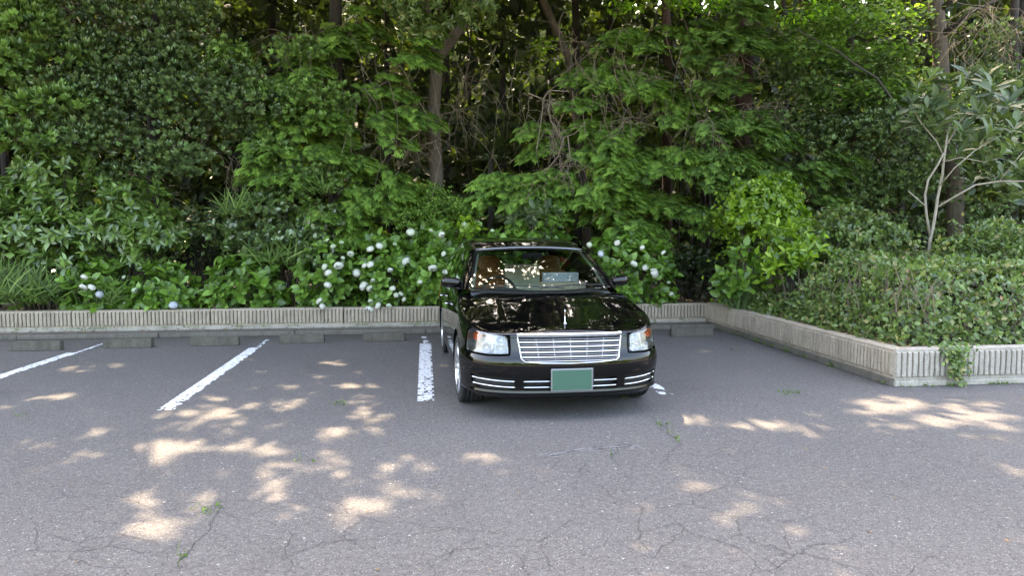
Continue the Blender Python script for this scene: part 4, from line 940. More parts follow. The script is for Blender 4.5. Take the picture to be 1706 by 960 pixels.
# ------------------------------------------------------------------ the wood behind, reading as one mass
def wood():
    F = Foliage(110); rs = np.random.RandomState(110); N = 27000
    p = np.stack([rs.uniform(-20, 24, N), 16.2 + rs.rand(N) ** 1.2 * 13, rs.uniform(.1, 14, N)], 1)
    dn = np.array([noise.noise(Vector((a * .55, b * .4, c * .7))) for a, b, c in p]); p = p[dn > -.32]
    low = p[:, 2] < 1.0; p = p[~(low & (rs.rand(len(p)) < .5))]; p = p[p[:, 2] > .2 + np.maximum(0, p[:, 1] - 19.5) * .85]
    px = 853 + F_PX * ((p - [0, 0, CAM_H]) @ _rt) / ((p - [0, 0, CAM_H]) @ _fw)
    for t in range(3):
        q = p[t::3]; F.put(TP_ROSQ[t], q, rs.normal(0, .6, q.shape) + [0, -.4, .4], rs.normal(size=q.shape), .42 * rs.uniform(.7, 1.25, len(q)))
    n2 = 3400; xx = np.where(rs.rand(n2) < .5, rs.uniform(-60, -19, n2), rs.uniform(19, 60, n2)); yy = rs.uniform(17, 30, n2)
    q = np.stack([xx, yy, rs.rand(n2) * 9 + np.maximum(0, yy - 19.5) * .5], 1); F.put(TP_ROSQ[0], q, rs.normal(size=q.shape), rs.normal(size=q.shape), 1.1)
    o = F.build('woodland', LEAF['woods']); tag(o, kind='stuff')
    m = MB()
    for i in range(34):
        x = rs.uniform(-14, 18); y = rs.uniform(17, 26); r = rs.uniform(.05, .14); m.tube([(x, y, 0), (x + rs.normal(0, .2), y, 5), (x + rs.normal(0, .4), y, 11)], [r, r * .8, r * .5], 8, False)
    tag(m.build('woodland_trunks', BARK['dark'], None, True), kind='stuff')
    # trees across the drive, seen mirrored in the paint and chrome
    F = Foliage(111); N = 5000; a = rs.uniform(-45, 45, N); hh = 4.5 + 2.5 * np.array([noise.noise(Vector((v * .16, 0, 0))) for v in a]) + 1.2 * np.array([noise.noise(Vector((v * .6, 3, 0))) for v in a])
    p = np.stack([a, -26 - 4 * rs.rand(N), rs.rand(N) ** .8 * hh], 1)
    for t in range(3): F.put(TP_ROSQ[t], p[t::3], rs.normal(size=p[t::3].shape), rs.normal(size=p[t::3].shape), .9)
    tag(F.build('far_tree_belt', LEAF['cypress']), kind='stuff')
wood()
# ------------------------------------------------------------------ litter, weeds
def litter():
    F = Foliage(120); rs = np.random.RandomState(120)
    N = 1500; p = np.stack([rs.uniform(WALL_X + .1, WALL_X + .55, N), rs.uniform(7.1, 11.95, N), np.full(N, .375)], 1)
    N2 = 1500; p2 = np.stack([rs.uniform(-7, WALL_X + 2, N2), rs.uniform(12.12, 13.2, N2), np.full(N2, .335)], 1)
    N3 = 500; p3 = np.stack([rs.uniform(WALL_X, 8.5, N3), rs.uniform(6.98, 7.25, N3), np.full(N3, .36)], 1)
    N4 = 520; p4 = np.stack([rs.uniform(-7, 5, N4), 11.93 - np.abs(rs.normal(0, .16, N4)), np.full(N4, .075)], 1)
    N5 = 260; p5 = np.stack([rs.uniform(-6, 6, N5), rs.uniform(3.3, 11.3, N5), np.full(N5, .006)], 1)
    p = np.vstack([p, p2, p3, p4, p5]); n = len(p); p[:, 2] += rs.rand(n) * .008
    F.put(TP_O4, p, rs.normal(0, 1, (n, 3)) * [1, 1, .15], rs.normal(0, .2, (n, 3)) + [0, 0, 1], rs.uniform(.02, .06, n) * np.where(np.arange(n) >= n - N5, .55, 1))
    tag(F.build('leaf_litter', LEAF['litter']), kind='stuff')
    F = Foliage(121); P = []
    for w_ in weeds: P += [(w_.x + random.gauss(0, .02), w_.y + random.gauss(0, .02), .004) for _ in range(4)]
    for (x, y, c) in [(565, 674, 16), (352, 850, 18), (38, 692, 6), (1325, 655, 22), (1300, 655, 8), (492, 769, 4), (1105, 710, 10), (1230, 585, 8)]:
        g_ = gnd(x, y); P += [(g_[0] + random.gauss(0, .05), g_[1] + random.gauss(0, .05), .004) for _ in range(c)]
    for i in range(42):
        x = random.uniform(-6.5, 4.6); P += [(x + random.gauss(0, .06), 11.87 + random.gauss(0, .015), .108) for _ in range(random.choice((3, 6, 16)))]
    for x in (-5.25, -4.95, -1.0, -.2, .1, -2.9): P += [(x + random.gauss(0, .09), 11.87 + random.gauss(0, .02), .108) for _ in range(34)]
    for i in range(26):
        y = random.uniform(7.0, 11.4); P += [(WALL_X - .05 + random.gauss(0, .012), y + random.gauss(0, .04), .02) for _ in range(random.choice((3, 6, 14)))]
    for i in range(14):
        x = random.uniform(4.9, 6.6); P += [(x + random.gauss(0, .04), WALL_F - .045 + random.gauss(0, .01), .01) for _ in range(random.choice((4, 8, 20)))]
    P = np.array(P); n = len(P); rs = np.random.RandomState(4)
    F.put(TP_OVAL, P, rs.normal(0, .6, (n, 3)) + [0, -.2, .7], rs.normal(0, .4, (n, 3)) + [0, -.5, .6], rs.uniform(.012, .030, n)); F.put(TP_BLADE, P[::3], rs.normal(0, .4, (len(P[::3]), 3)) + [0, 0, .9], rs.normal(size=(len(P[::3]), 3)), rs.uniform(.04, .10, len(P[::3])))
    tag(F.build('weeds', LEAF['grass']), kind='stuff')
litter()
# ================================================================== THE CAR
def car_paint():
    m, n, out = mat_new('black_paint'); g = G(n)
    tc = g.n('TexCoord').outputs['Object']
    dust = g.rng(g.noise(3.0, 6, .65, tc), .35, .8)
    c = g.mix(g.math('MULTIPLY', dust, .25), C4(.0012, .0012, .0014), C4(.006, .0055, .005))
    b = g.n('BsdfPrincipled', Base_Color=c, Roughness=g.math('ADD', .06, g.math('MULTIPLY', dust, .05)), Specular_IOR_Level=.0, Coat_Weight=1.0, Coat_Roughness=.03)
    bp = g.n('Bump', Strength=.02, Distance=.01, Height=g.noise(14, 2, vec=tc)); n.links.new(bp.outputs[0], b.inputs['Coat Normal'])
    n.links.new(b.outputs[0], out.inputs[0]); return m
def glass_mat(name, col, ior=1.45, rough=0.0, tint=.9, base=.14):
    m, n, out = mat_new(name); g = G(n)
    fr = g.n('LayerWeight', Blend=.35).outputs['Fresnel']
    tr = g.n('BsdfTransparent', Color=C4(*[c * tint for c in col]))
    gl = g.n('BsdfGlossy', Color=C4(1, 1, 1), Roughness=rough)
    f = g.rng(fr, 0, 1, base, .95)
    mx = g.n('MixShader', i0=f, i1=tr.outputs[0], i2=gl.outputs[0]); n.links.new(mx.outputs[0], out.inputs[0]); return m
PAINT = car_paint()
CHROME = simple('chrome', (.66, .66, .68), .07, 1.0)
SILVER = simple('alloy', (.55, .56, .58), .3, .9)
RUBBER = simple('tyre_rubber', (.022, .022, .023), .8, noise_amt=.3, bump=.3, bscale=120)
DARKP = simple('dark_plastic', (.012, .012, .013), .55)
GREYP = simple('grey_plastic', (.05, .052, .055), .6)
LINER = simple('pale_trim', (.30, .34, .29), .8, noise_amt=.08)
LEATHER = simple('tan_leather', (.33, .15, .05), .5, noise_amt=.2, bump=.2)
GLASS = glass_mat('window_glass', (.88, .93, .86), tint=.92, base=.13)
TINT = glass_mat('tinted_glass', (.35, .42, .38))
LENS = glass_mat('lamp_lens', (.93, .93, .93), tint=1, base=.07)
AMBER = simple('amber_bulb', (.75, .22, .10), .25, spec=.7)
REFL = simple('lamp_reflector', (.40, .41, .42), .2, .9, bump=.7, bscale=55)
PLATEG = simple('plate_green', (.040, .102, .066), .55, noise_amt=.02)
REDL = simple('red_lamp', (.35, .01, .01), .2, spec=.7)

WID, DF, NF, LEN, DR, NR = .915, .74, 3.05, 4.83, .50, 3.2
def _plan():
    P = []
    for i in range(400):
        x = WID * (1 - (1 - i / 400) ** 2.2); P.append((x, DF * (1 - (1 - (x / WID) ** NF) ** (1 / NF))))
    y = DF
    while y < LEN - DR: P.append((WID, y)); y += .02
    for i in range(401):
        x = WID * (1 - (i / 400) ** 2.2); P.append((x, LEN - DR * (1 - (1 - (x / WID) ** NR) ** (1 / NR))))
    P = np.array(P); s = np.concatenate([[0], np.cumsum(np.linalg.norm(np.diff(P, axis=0), axis=1))]); return P, s
_PL, _PS = _plan()
SMAX = _PS[-1]
_ng = np.gradient(_PL[:, 0], _PS), np.gradient(_PL[:, 1], _PS)
_NX, _NY = _ng[1], -_ng[0]
_ln = np.hypot(_NX, _NY); _NX = _NX / _ln; _NY = _NY / _ln
# smooth the normal field a little
_k = np.ones(9) / 9
_NX = np.convolve(np.pad(_NX, 4, 'edge'), _k, 'valid'); _NY = np.convolve(np.pad(_NY, 4, 'edge'), _k, 'valid')
_NX[0] = 0
def plan(s):
    a = abs(s); x = np.interp(a, _PS, _PL[:, 0]); y = np.interp(a, _PS, _PL[:, 1])
    nx = np.interp(a, _PS, _NX); ny = np.interp(a, _PS, _NY); l = math.hypot(nx, ny) or 1
    sg = -1 if s < 0 else 1
    return sg * x, y, sg * nx / l, ny / l
def s_of_x(x):   # front face
    h = len(_PL) // 3; i = np.searchsorted(_PL[:400, 0], abs(x)); return math.copysign(np.interp(abs(x), _PL[:400, 0], _PS[:400]), x)
_IY = _PL[:, 1]
def s_of_y(y, sg=1): return sg * float(np.interp(y, _IY[:400 + int((LEN - DR - DF) / .02) + 1], _PS[:400 + int((LEN - DR - DF) / .02) + 1]))
def sst(a, b, x): t = min(1, max(0, (x - a) / (b - a))); return t * t * (3 - 2 * t)
def spl(x, xs, ys):
    """monotone-ish smooth interpolation through a table"""
    if x <= xs[0]: return ys[0]
    if x >= xs[-1]: return ys[-1]
    i = max(0, int(np.searchsorted(xs, x)) - 1); n = len(xs)
    def m(j):
        if j == 0: return (ys[1] - ys[0]) / (xs[1] - xs[0])
        if j == n - 1: return (ys[-1] - ys[-2]) / (xs[-1] - xs[-2])
        a = (ys[j] - ys[j - 1]) / (xs[j] - xs[j - 1]); b = (ys[j + 1] - ys[j]) / (xs[j + 1] - xs[j])
        return 0 if a * b <= 0 else 2 * a * b / (a + b)
    h = xs[i + 1] - xs[i]; t = (x - xs[i]) / h
    return ((1 + 2 * t) * (1 - t) ** 2 * ys[i] + t * (1 - t) ** 2 * h * m(i) + t * t * (3 - 2 * t) * ys[i + 1] + t * t * (t - 1) * h * m(i + 1))
def T_sh(y): return spl(y, [0, .1, .2, .35, .6, .9, 1.4, 2.5, 4.0, 4.83], [.69, .70, .727, .785, .83, .875, .955, .985, 1.01, 1.03])
def T_c(y): return spl(y, [0, .1, .3, .6, .9, 1.2, 1.5], [.765, .775, .806, .862, .925, .985, 1.01])
def Tz(x, y):
    a = T_sh(y)
    if y > 1.5: return a
    return a + (T_c(y) - a) * (1 - min(1, abs(x) / .9) ** 1.7) + .006 * math.exp(-((abs(x) - .5) / .07) ** 2) * sst(.15, .5, y)
RSH = .05
_fx, _fy = [.15, .20, .235, .27, .36, .42, .47, .52, .56, .60, .66, .72, .80], [.11, .07, .016, .022, .012, .002, 0, .006, .022, .034, .045, .058, .078]
_sx, _sy = [.15, .22, .30, .45, .60, .70, .80, .90, 1.0], [.05, .022, .006, 0, .002, .010, .022, .040, .06]
def base_inset(s, z):
    y = plan(s)[1]; wq = sst(.25, .85, y)
    wr = sst(LEN - .5, LEN - .1, y)
    f = spl(z, _fx, _fy); d = spl(z, _sx, _sy)
    return f * (1 - wq) + d * wq
_ztc = {}
def ztop(s):
    k = round(s, 3)
    if k not in _ztc:
        x, y, nx, ny = plan(s); zz = .8
        for _ in range(3):
            ins = base_inset(s, zz - RSH) + RSH; zz = Tz(x - nx * ins, y - ny * ins)
        _ztc[k] = zz
    return _ztc[k]
def Fs(s, t):
    """body side sheet: s runs round the plan, t is height, then rolls over the shoulder"""
    x, y, nx, ny = plan(s); zt = ztop(s); z0 = zt - RSH
    if t <= z0: return Vector((x - nx * base_inset(s, t), y - ny * base_inset(s, t), t))
    i0 = base_inset(s, z0); ph = (t - z0) / RSH
    if ph <= math.pi / 2 * .92:
        ins = i0 + RSH * (1 - math.cos(ph)); z = z0 + RSH * math.sin(ph)
        return Vector((x - nx * ins, y - ny * ins, z))
    ph = math.pi / 2 * .92; ins = i0 + RSH * (1 - math.cos(ph)); return Vector((x - nx * ins, y - ny * ins, z0 + RSH * math.sin(ph)))
def t_end(s): return ztop(s) - RSH + RSH * math.pi / 2 * .92
def rim(s): p = Fs(s, t_end(s)); return p
def inpoly(p, poly):
    c = False; x, y = p; n = len(poly); j = n - 1
    for i in range(n):
        xi, yi = poly[i]; xj, yj = poly[j]
        if (yi > y) != (yj > y) and x < (xj - xi) * (y - yi) / (yj - yi + 1e-15) + xi: c = not c
        j = i
    return c
def dens(poly, step, closed=True):
    o = []; n = len(poly)
    for i in range(n if closed else n - 1):
        a = poly[i]; b = poly[(i + 1) % n]; k = max(1, int(math.ceil(math.hypot(b[0] - a[0], b[1] - a[1]) / step)))
        for j in range(k): o.append((a[0] + (b[0] - a[0]) * j / k, a[1] + (b[1] - a[1]) * j / k))
    if not closed: o.append(poly[-1])
    return o
def shrink(poly, d):
    n = len(poly); A = sum(poly[i][0] * poly[(i + 1) % n][1] - poly[(i + 1) % n][0] * poly[i][1] for i in range(n)); sg = 1 if A > 0 else -1; o = []
    for i in range(n):
        a = Vector(poly[i - 1]); b = Vector(poly[i]); c = Vector(poly[(i + 1) % n])
        e1 = (b - a).normalized(); e2 = (c - b).normalized()
        n1 = Vector((-e1.y, e1.x)) * sg; n2 = Vector((-e2.y, e2.x)) * sg; m = (n1 + n2)
        if m.length < 1e-6: m = n1
        m.normalize(); k = d / max(.4, m.dot(n1)); o.append((b.x + m.x * k, b.y + m.y * k))
    return o
def panel(func, outer, holes=(), step=(.03, .03), edge=.02, gap=.0022, flange=.012, hole_flange=.02):
    """a curved panel: any outline and openings in the surface's own coordinates; returned edges turn inward"""
    outer = shrink(outer, gap) if gap else outer
    loops = [dens(outer, edge)] + [dens(h, edge) for h in holes]
    co = []; ed = []
    for lp in loops:
        b = len(co); co += lp; ed += [(b + i, b + (i + 1) % len(lp)) for i in range(len(lp))]
    nb = len(co); bn = np.array(co)
    x0, y0 = bn.min(0); x1, y1 = bn.max(0)
    for i in range(int((x1 - x0) / step[0]) + 1):
        for j in range(int((y1 - y0) / step[1]) + 1):
            p = (x0 + (i + .5) * step[0], y0 + (j + .5) * step[1])
            if p[0] > x1 or p[1] > y1: continue
            if not inpoly(p, loops[0]) or any(inpoly(p, h) for h in loops[1:]): continue
            if np.min((bn[:, 0] - p[0]) ** 2 + (bn[:, 1] - p[1]) ** 2) < (.35 * min(step)) ** 2: continue
            co.append(p)
    vo, eo, fo, ov, _, _ = geometry.delaunay_2d_cdt([Vector(c) for c in co], ed, [], 0, 1e-6)
    F2 = []
    for f in fo:
        c = sum((vo[i] for i in f), Vector((0, 0))) / len(f)
        if inpoly(c, loops[0]) and not any(inpoly(c, h) for h in loops[1:]): F2.append(tuple(f))
    V = [func(p.x, p.y) for p in vo]
    h = 2e-3; N = []
    for p in vo:
        a = func(p.x + h, p.y) - func(p.x - h, p.y); b = func(p.x, p.y + h) - func(p.x, p.y - h); nn = a.cross(b)
        N.append(nn.normalized() if nn.length > 1e-12 else Vector((0, 0, 1)))
    # consistent facing: outward from the car's middle
    cen = Vector((0, 2.4, .5)); flip = sum((V[i] - cen).dot(N[i]) for i in range(len(V))) < 0
    if flip: N = [-q for q in N]
    G2 = []
    for f in F2:
        n_ = (V[f[1]] - V[f[0]]).cross(V[f[2]] - V[f[0]]); G2.append(f if n_.dot(N[f[0]]) >= 0 else f[::-1])
    cnt = {}
    for f in G2:
        for i in range(3): a, b = f[i], f[(i + 1) % 3]; cnt[(a, b)] = 1
    bd = [(a, b) for (a, b) in cnt if (b, a) not in cnt]
    hp = [lp for lp in loops[1:]]
    idx = {}
    if flange:
        for a, b in bd:
            for i in (a, b):
                if i not in idx: idx[i] = len(V); V.append(V[i] - N[i] * flange); N.append(N[i])
        nf = [(b, a, idx[a], idx[b]) for a, b in bd]
    else: nf = []
    return V, G2, nf, N
def panel_obj(name, mat, parent, parts):
    """one or more panels welded into one object, shaded from the true surface"""
    V = []; Fc = []; Nn = []; sm = []
    for v, f, nf, N in parts:
        b = len(V); V += v; Nn += N
        Fc += [tuple(i + b for i in q) for q in f]; sm += [True] * len(f)
        Fc += [tuple(i + b for i in q) for q in nf]; sm += [False] * len(nf)
    me = pymesh(name, V, Fc)
    me.polygons.foreach_set('use_smooth', sm)
    ln = []
    for p in me.polygons:
        for vi in p.vertices: ln.append(tuple(Nn[vi]) if p.use_smooth else (0, 0, 0))
    me.normals_split_custom_set(ln)
    return link(name, me, parent, mat)
def mirror_poly(p): return [(-a, b) for a, b in p][::-1]

def build_car():
    root = empty('estate_car', (1.217, 5.98, 0), R(1.5))
    tag(root, 'black estate car with chrome grille and green number plate parked nose out', 'car')
    AXF, AXR, AXZ, AR = .87, 3.72, .322, .372
    S = s_of_y
    def arc(cy, r, a0, a1, n=16):
        return [(S(cy - r * math.cos(a0 + (a1 - a0) * i / n)), AXZ + r * math.sin(a0 + (a1 - a0) * i / n)) for i in range(n + 1)]
    SS = lambda p: (S(p[0]), p[1])
    zb = .225
    aB = math.asin((zb - AXZ) / AR); a565 = math.asin((.565 - AXZ) / AR)
    # ---- openings of the front end, right half, in (s, z)
    X = s_of_x
    def xs(l): return [(X(x), z) for x, z in l]
    hl = [(X(.535), .575), (X(.55), .70), (X(.565), .716), (X(.66), .737), (S(.31), .755), (S(.37), .752), (S(.40), .725), (S(.385), .60), (S(.36), .578), (X(.70), .568)]
    gr_h = xs([(-.405, .510), (-.25, .495), (0, .490), (.25, .495), (.405, .510), (.430, .532), (.460, .70), (.465, .752), (.30, .757), (0, .758), (-.30, .757), (-.465, .752), (-.460, .70), (-.430, .532)])
    in1 = xs([(.02, .268), (.40, .268), (.41, .275), (.405, .362), (.395, .368), (.02, .368)])
    inc = xs([(-.395, .268), (.395, .268), (.41, .278), (.405, .362), (.395, .37), (-.395, .37), (-.405, .362), (-.41, .278)])
    out1 = [(X(.475), .270), (X(.60), .268), (S(.19), .272), (S(.265), .30), (S(.275), .372), (S(.262), .382), (X(.60), .374), (X(.485), .372)]
    # ---- front bumper with the openings cut through
    top_r = [(X(x), 0) for x in (0, .1, .2, .3, .4, .47, .515)]
    tops = [(s, t_end(s) - .001) for s, _ in top_r]
    rside = arc(AXF, AR, aB, a565)[::1]
    half = tops + [(X(.525), t_end(X(.525)) - .045), (X(.515), .62), (X(.518), .562), (X(.60), .556), (X(.70), .552), (S(.36), .562), (S(.40), .565), (S(.47), .565)] + rside[::-1]
    bot = [(S(.40), zb - .02), (S(.25), zb - .035), (X(.5), zb - .045), (X(0), zb - .045)]
    outer = half + bot + mirror_poly(bot)[1:] + mirror_poly(half)[:-1]
    holes = [gr_h, inc, out1, mirror_poly(out1)]
    bump = panel_obj('front_bumper', PAINT, root, [panel(Fs, outer, holes, (.022, .014), .012)])
    # dark backing behind the openings
    mb = MB()
    for x0, x1, z0, z1, dy in ((-.50, .50, .47, .76, .13), (-.47, .47, .24, .40, .10)):
        rows = []
        for z in (z0, z1):
            rows.append([(x, plan(X(x))[1] + dy, z) for x in np.linspace(x0, x1, 17)])
        mb.grid(rows)
    for sg in (-1, 1):
        rows = []
        for z in (.25, .40):
            rows.append([(sg * x, plan(X(x))[1] + .07 + .0 * x, z) for x in np.linspace(.44, .80, 10)])
        mb.grid(rows)
    mb.build('grille_backing', DARKP, root, True)
    # ---- chrome strips in the lower openings
    def strip(pts, zc, hh, dep=.02, off=.0, mat=CHROME, name='chrome_strip', par=None, zf=None):
        m = MB(); rows = []
        prof = [(-1, .0), (-.7, -.9), (0, -1.15), (.7, -.9), (1, .0), (1, 1.2), (-1, 1.2)]
        for s in pts:
            x, y, nx, ny = plan(s); z_ = zc(s) if callable(zc) else zc; i0 = base_inset(s, z_) + off
            rows.append([(x - nx * (i0 + dep * b * .5), y - ny * (i0 + dep * b * .5), z_ + hh * .5 * a) for a, b in prof])
        m.grid(rows, True); k = len(prof); n = len(m.v)
        m.f += [tuple(range(k)), tuple(range(n - k, n))[::-1]]
        return m.build(name, mat, par or root, True)
    for zc, in ((.342,), (.290,)):
        strip(np.linspace(X(-.405), X(.405), 24), zc, .016, off=.014)
        for sg in (1, -1):
            strip([sg * q for q in np.linspace(X(.478), S(.262), 14)], lambda s, z=zc: z + .012 * sst(.5, .9, abs(s)), .016, off=.014)
    # ---- grille: thick top bar, surround, horizontal chrome bars and uprights
    gl = empty('grille', (0, 0, 0), 0, root)
    def hw(z): return np.interp(z, [.49, .535, .70, .752], [.402, .427, .457, .462])
    strip(np.linspace(X(-.462), X(.462), 30), .731, .040, .035, .003, name='top_bar', par=gl)
    m = MB(); rows = []
    path = xs([(-.459, .715), (-.453, .68), (-.423, .537), (-.395, .513), (-.25, .500), (0, .495), (.25, .500), (.395, .513), (.423, .537), (.453, .68), (.459, .715)])
    path = dens(path, .03, False)
    pts3 = []
    for s, z in path:
        x, y, nx, ny = plan(s); i0 = base_inset(s, z) - .002; pts3.append((x - nx * i0, y - ny * i0, z))
    m.tube(pts3, .006, 8); m.build('surround', CHROME, gl, True)
    for z, hh in ((.694, .005), (.671, .019), (.650, .004), (.629, .019), (.608, .004), (.587, .018), (.567, .004), (.548, .014), (.531, .004), (.514, .010)):
        hwz = hw(z) - .004 if z > .53 else .39
        strip(np.linspace(X(-hwz), X(hwz), 24), z, hh, .022, .012, name='bar', par=gl)
    for x in (-.30, -.15, 0, .15, .30):
        mm = MB(); 
        a = [plan(X(x)), ]
        P = []
        for z in (.508, .56, .62, .68, .715):
            px, py, nx, ny = plan(X(x * (1 - .10 * (.715 - z) / .2))); i0 = base_inset(X(x), z) + .004; P.append((px - nx * i0, py - ny * i0, z))
        mm.tube(P, .0016, 6); mm.build('upright', CHROME, gl, True)
    # ---- number plate
    pl = empty('number_plate', (0, 0, 0), 0, root)
    MB().box((0, -.018, .360), (.36, .012, .19)).build('plate_frame', simple('plate_frame', (.3, .3, .31), .35, .6), pl, bevel=.004)
    MB().box((0, -.026, .360), (.334, .006, .168)).build('plate', PLATEG, pl, bevel=.002)
    MB().box((.155, -.012, .385), (.07, .01, .15)).build('plate_bracket', DARKP, pl, bevel=.003)
    # ---- headlights
    for sg in (1, -1):
        hp = hl if sg > 0 else mirror_poly(hl)
        lamp = empty('headlight', (0, 0, 0), 0, root)
        outr = shrink(hp, -.003)
        V, f2, nf, N = panel(Fs, outr, (), (.03, .02), .02, .004, .02)
        panel_obj('lens', LENS, lamp, [([v + n_ * .001 for v, n_ in zip(V, N)], f2, nf, N)])
        def Fin(s, t, d=.075):
            p = Fs(s, t); x, y, nx, ny = plan(s); return p - Vector((nx, ny, 0)) * d
        V, f2, nf, N = panel(Fin, outr, (), (.03, .02), .02, .0, 0)
        panel_obj('reflector', REFL, lamp, [(V, f2, nf, N)])
        # housing wall between reflector and lens
        ring = dens(outr, .02); m = MB()
        m.grid([[tuple(Fs(s, t) - Vector((plan(s)[2], plan(s)[3], 0)) * .004) for s, t in ring], [tuple(Fin(s, t)) for s, t in ring]], True)
        m.build('housing', simple('lamp_housing', (.3, .31, .32), .3, .8), lamp, True)
        # cups and bulbs: two inner, an outer with the amber bulb above
        cups = [(X(.615), .680, .040, 0), (X(.615), .612, .043, 1), (X(.745), .612, .040, 1), (S(.285), .700, .036, 2)]
        for s, t, r, kind in cups:
            s *= sg; x, y, nx, ny = plan(s); c = Fs(s, t) - Vector((nx, ny, 0)) * .055; ax = Vector((nx * .5, ny * .5 - .6, 0)).normalized()
            q = ax.to_track_quat('X', 'Z')
            m = MB(); prof = [(0, .004), (.004, r * .45), (.018, r * .8), (.038, r), (.042, r * 1.03), (.038, r * 1.06), (0, r * 1.06)]
            m.lathe_x((0, 0, 0), prof, 24); m.v = [tuple(c + q @ Vector(p)) for p in m.v]
            m.build('reflector_cup', AMBER if kind == 2 else CHROME, lamp, True)
            m = MB(); m.lathe_x((0, 0, 0), [(0, .0), (0.0, .011), (.02, .013), (.032, .010), (.036, 0)], 14); m.v = [tuple(c + q @ Vector(p)) for p in m.v]
            m.build('bulb', AMBER if kind == 2 else simple('bulb_glass', (.8, .82, .85), .08, spec=.9), lamp, True)
        for (sa, ta), (sb, tb) in (((X(.685), .580), (X(.675), .735)), ((X(.545), .648), (S(.39), .655))):
            pts = []
            for i in range(7):
                s = sg * (sa + (sb - sa) * i / 6); t = ta + (tb - ta) * i / 6; x, y, nx, ny = plan(s); pts.append(Fs(s, t) - Vector((nx, ny, 0)) * .018)
            MB().tube(pts, .005, 6).build('divider', CHROME, lamp, True)
    # ---- hood: top sheet plus the rolled front edge, welded
    SH = X(.70); nfr = 40
    ss = [SH - 2 * SH * i / nfr for i in range(nfr + 1)]
    def Th(x, y): return Vector((x, y, Tz(x, y)))
    front = [(rim(s).x, rim(s).y) for s in ss]                    # right to left
    cowl = lambda x: 1.20 + .27 * (abs(x) / .74) ** 2
    left = [(-.703 - .037 * i / 8, front[-1][1] + (cowl(.74) - front[-1][1]) * i / 8) for i in range(1, 9)]
    back = [(x, cowl(x)) for x in np.linspace(-.74, .74, 17)[1:-1]]
    right = [(-a, b) for a, b in left][::-1]
    hp_ = front + left + back + right
    cen = panel(Th, hp_, (), (.05, .05), .05, .0, .010)
    lowr = [(s, max(t_end(s) - .052, min(.758 + .0 * abs(s), t_end(s) - .04))) for s in ss]
    hs = []
    for s in ss[::-1]:
        lo_ = t_end(s) - (.050 if abs(s) < X(.50) else .045); hs.append((s, lo_))
    hf = [(s, t_end(s)) for s in ss] + hs
    V, f2, nf, N = panel(Fs, hf, (), (.03, .012), .03, .0, .010)
    panel_obj('hood', PAINT, root, [cen, (V, f2, nf, N)])
    # ---- hood ornament
    m = MB(); zb_ = Tz(0, .27)
    m.lathe_x((0, 0, 0), [(0, .022), (.005, .021), (.010, .012), (.02, .006), (.09, .004), (.115, .005), (.125, 0)], 14)
    m.v = [(v[1] * .8 + 0.0, .27 + v[2] * 1.2, zb_ + v[0]) for v in m.v]; m.build('hood_ornament', CHROME, root, True)
    # ---- fenders
    yF1 = 1.36
    for sg in (1, -1):
        a_top = [(S(y), t_end(S(y))) for y in np.linspace(.345, yF1 + .12, 22)]
        arch = arc(AXF, AR, a565, math.pi - aB, 26)
        po = [(X(.705), t_end(X(.705)) - .04), (X(.705), t_end(X(.705)))] + [(S(y), t_end(S(y))) for y in np.linspace(.27, yF1, 24)] + \
             [(S(yF1), .60), (S(yF1 + .01), .24)] + [(S(AXF + AR * math.cos(aB)) , zb)] + arch[::-1][1:] + \
             [(S(.47), .568), (S(.405), .568), (S(.41), .60), (S(.425), .725), (S(.40), .762), (S(.36), .768), (S(.31), .768)]
        po2 = po if sg > 0 else mirror_poly(po)
        side = panel(Fs, po2, (), (.03, .022), .02, .0022, .012)
        # strip on top between shoulder and hood line
        edge = [rim(S(y)) for y in np.linspace(.28, yF1, 24)]
        e0 = rim(X(.706))
        tp = [(e0.x, e0.y)] + [(p.x, p.y) for p in edge]
        y0 = e0.y
        inner = [(.7435, cowl(.74) - .01)] + [(.703 + .037 * i / 8 + .004, y0 + (cowl(.74) - y0) * i / 8) for i in range(7, 0, -1)]
        tp = tp + [(edge[-1].x, edge[-1].y + .06)] + [(.76, 1.52)] + inner
        if sg < 0: tp = [(-a, b) for a, b in tp][::-1]
        topp = panel(Th, tp, (), (.04, .04), .03, .0, .006)
        panel_obj('fender', PAINT, root, [side, topp])
        # liner
        m = MB()
        for cy in (AXF, AXR):
            rows = []
            for x in (.52, .885):
                rows.append([(sg * x, cy - (AR + .004) * math.cos(a), AXZ + (AR + .004) * math.sin(a)) for a in np.linspace(-.3, math.pi + .3, 24)])
            m.grid(rows)
        m.grid([[(sg * .52, cy2, z) for cy2 in (.3, 4.6)] for z in (.2, .75)])
        m.build('wheel_arch_liner', DARKP, root)
    # ---- doors, rear quarters
    for sg in (1, -1):
        def side_panel(name, pts, **k):
            p2 = [(S(a) , b) for a, b in pts]; p2 = [(a, (t_end(a) if b is None else b)) for a, b in p2]
            if sg < 0: p2 = mirror_poly(p2)
            return panel_obj(name, PAINT, root, [panel(Fs, p2, (), (.06, .03), .04, .0025, .012)])
        d1 = side_panel('door', [(1.365, .24), (2.45, .24), (2.45, .6), (2.45, None), (2.0, None), (1.7, None), (1.365, None), (1.365, .6)])
        ra = [(AXR - AR * math.cos(a), AXZ + AR * math.sin(a)) for a in np.linspace(aB, math.pi - aB, 26)]
        d2 = side_panel('door', [(2.455, .24), (3.22, .24), (3.30, .40), (3.34, .52), (3.50, .66), (3.52, .8), (3.52, None), (3.0, None), (2.455, None), (2.455, .6)])
        q = [(3.225, .235)] + ra + [(4.3, zb), (4.3, .6), (4.3, None), (3.9, None), (3.525, None), (3.525, .66), (3.345, .515), (3.30, .38)]
        side_panel('rear_quarter', q)
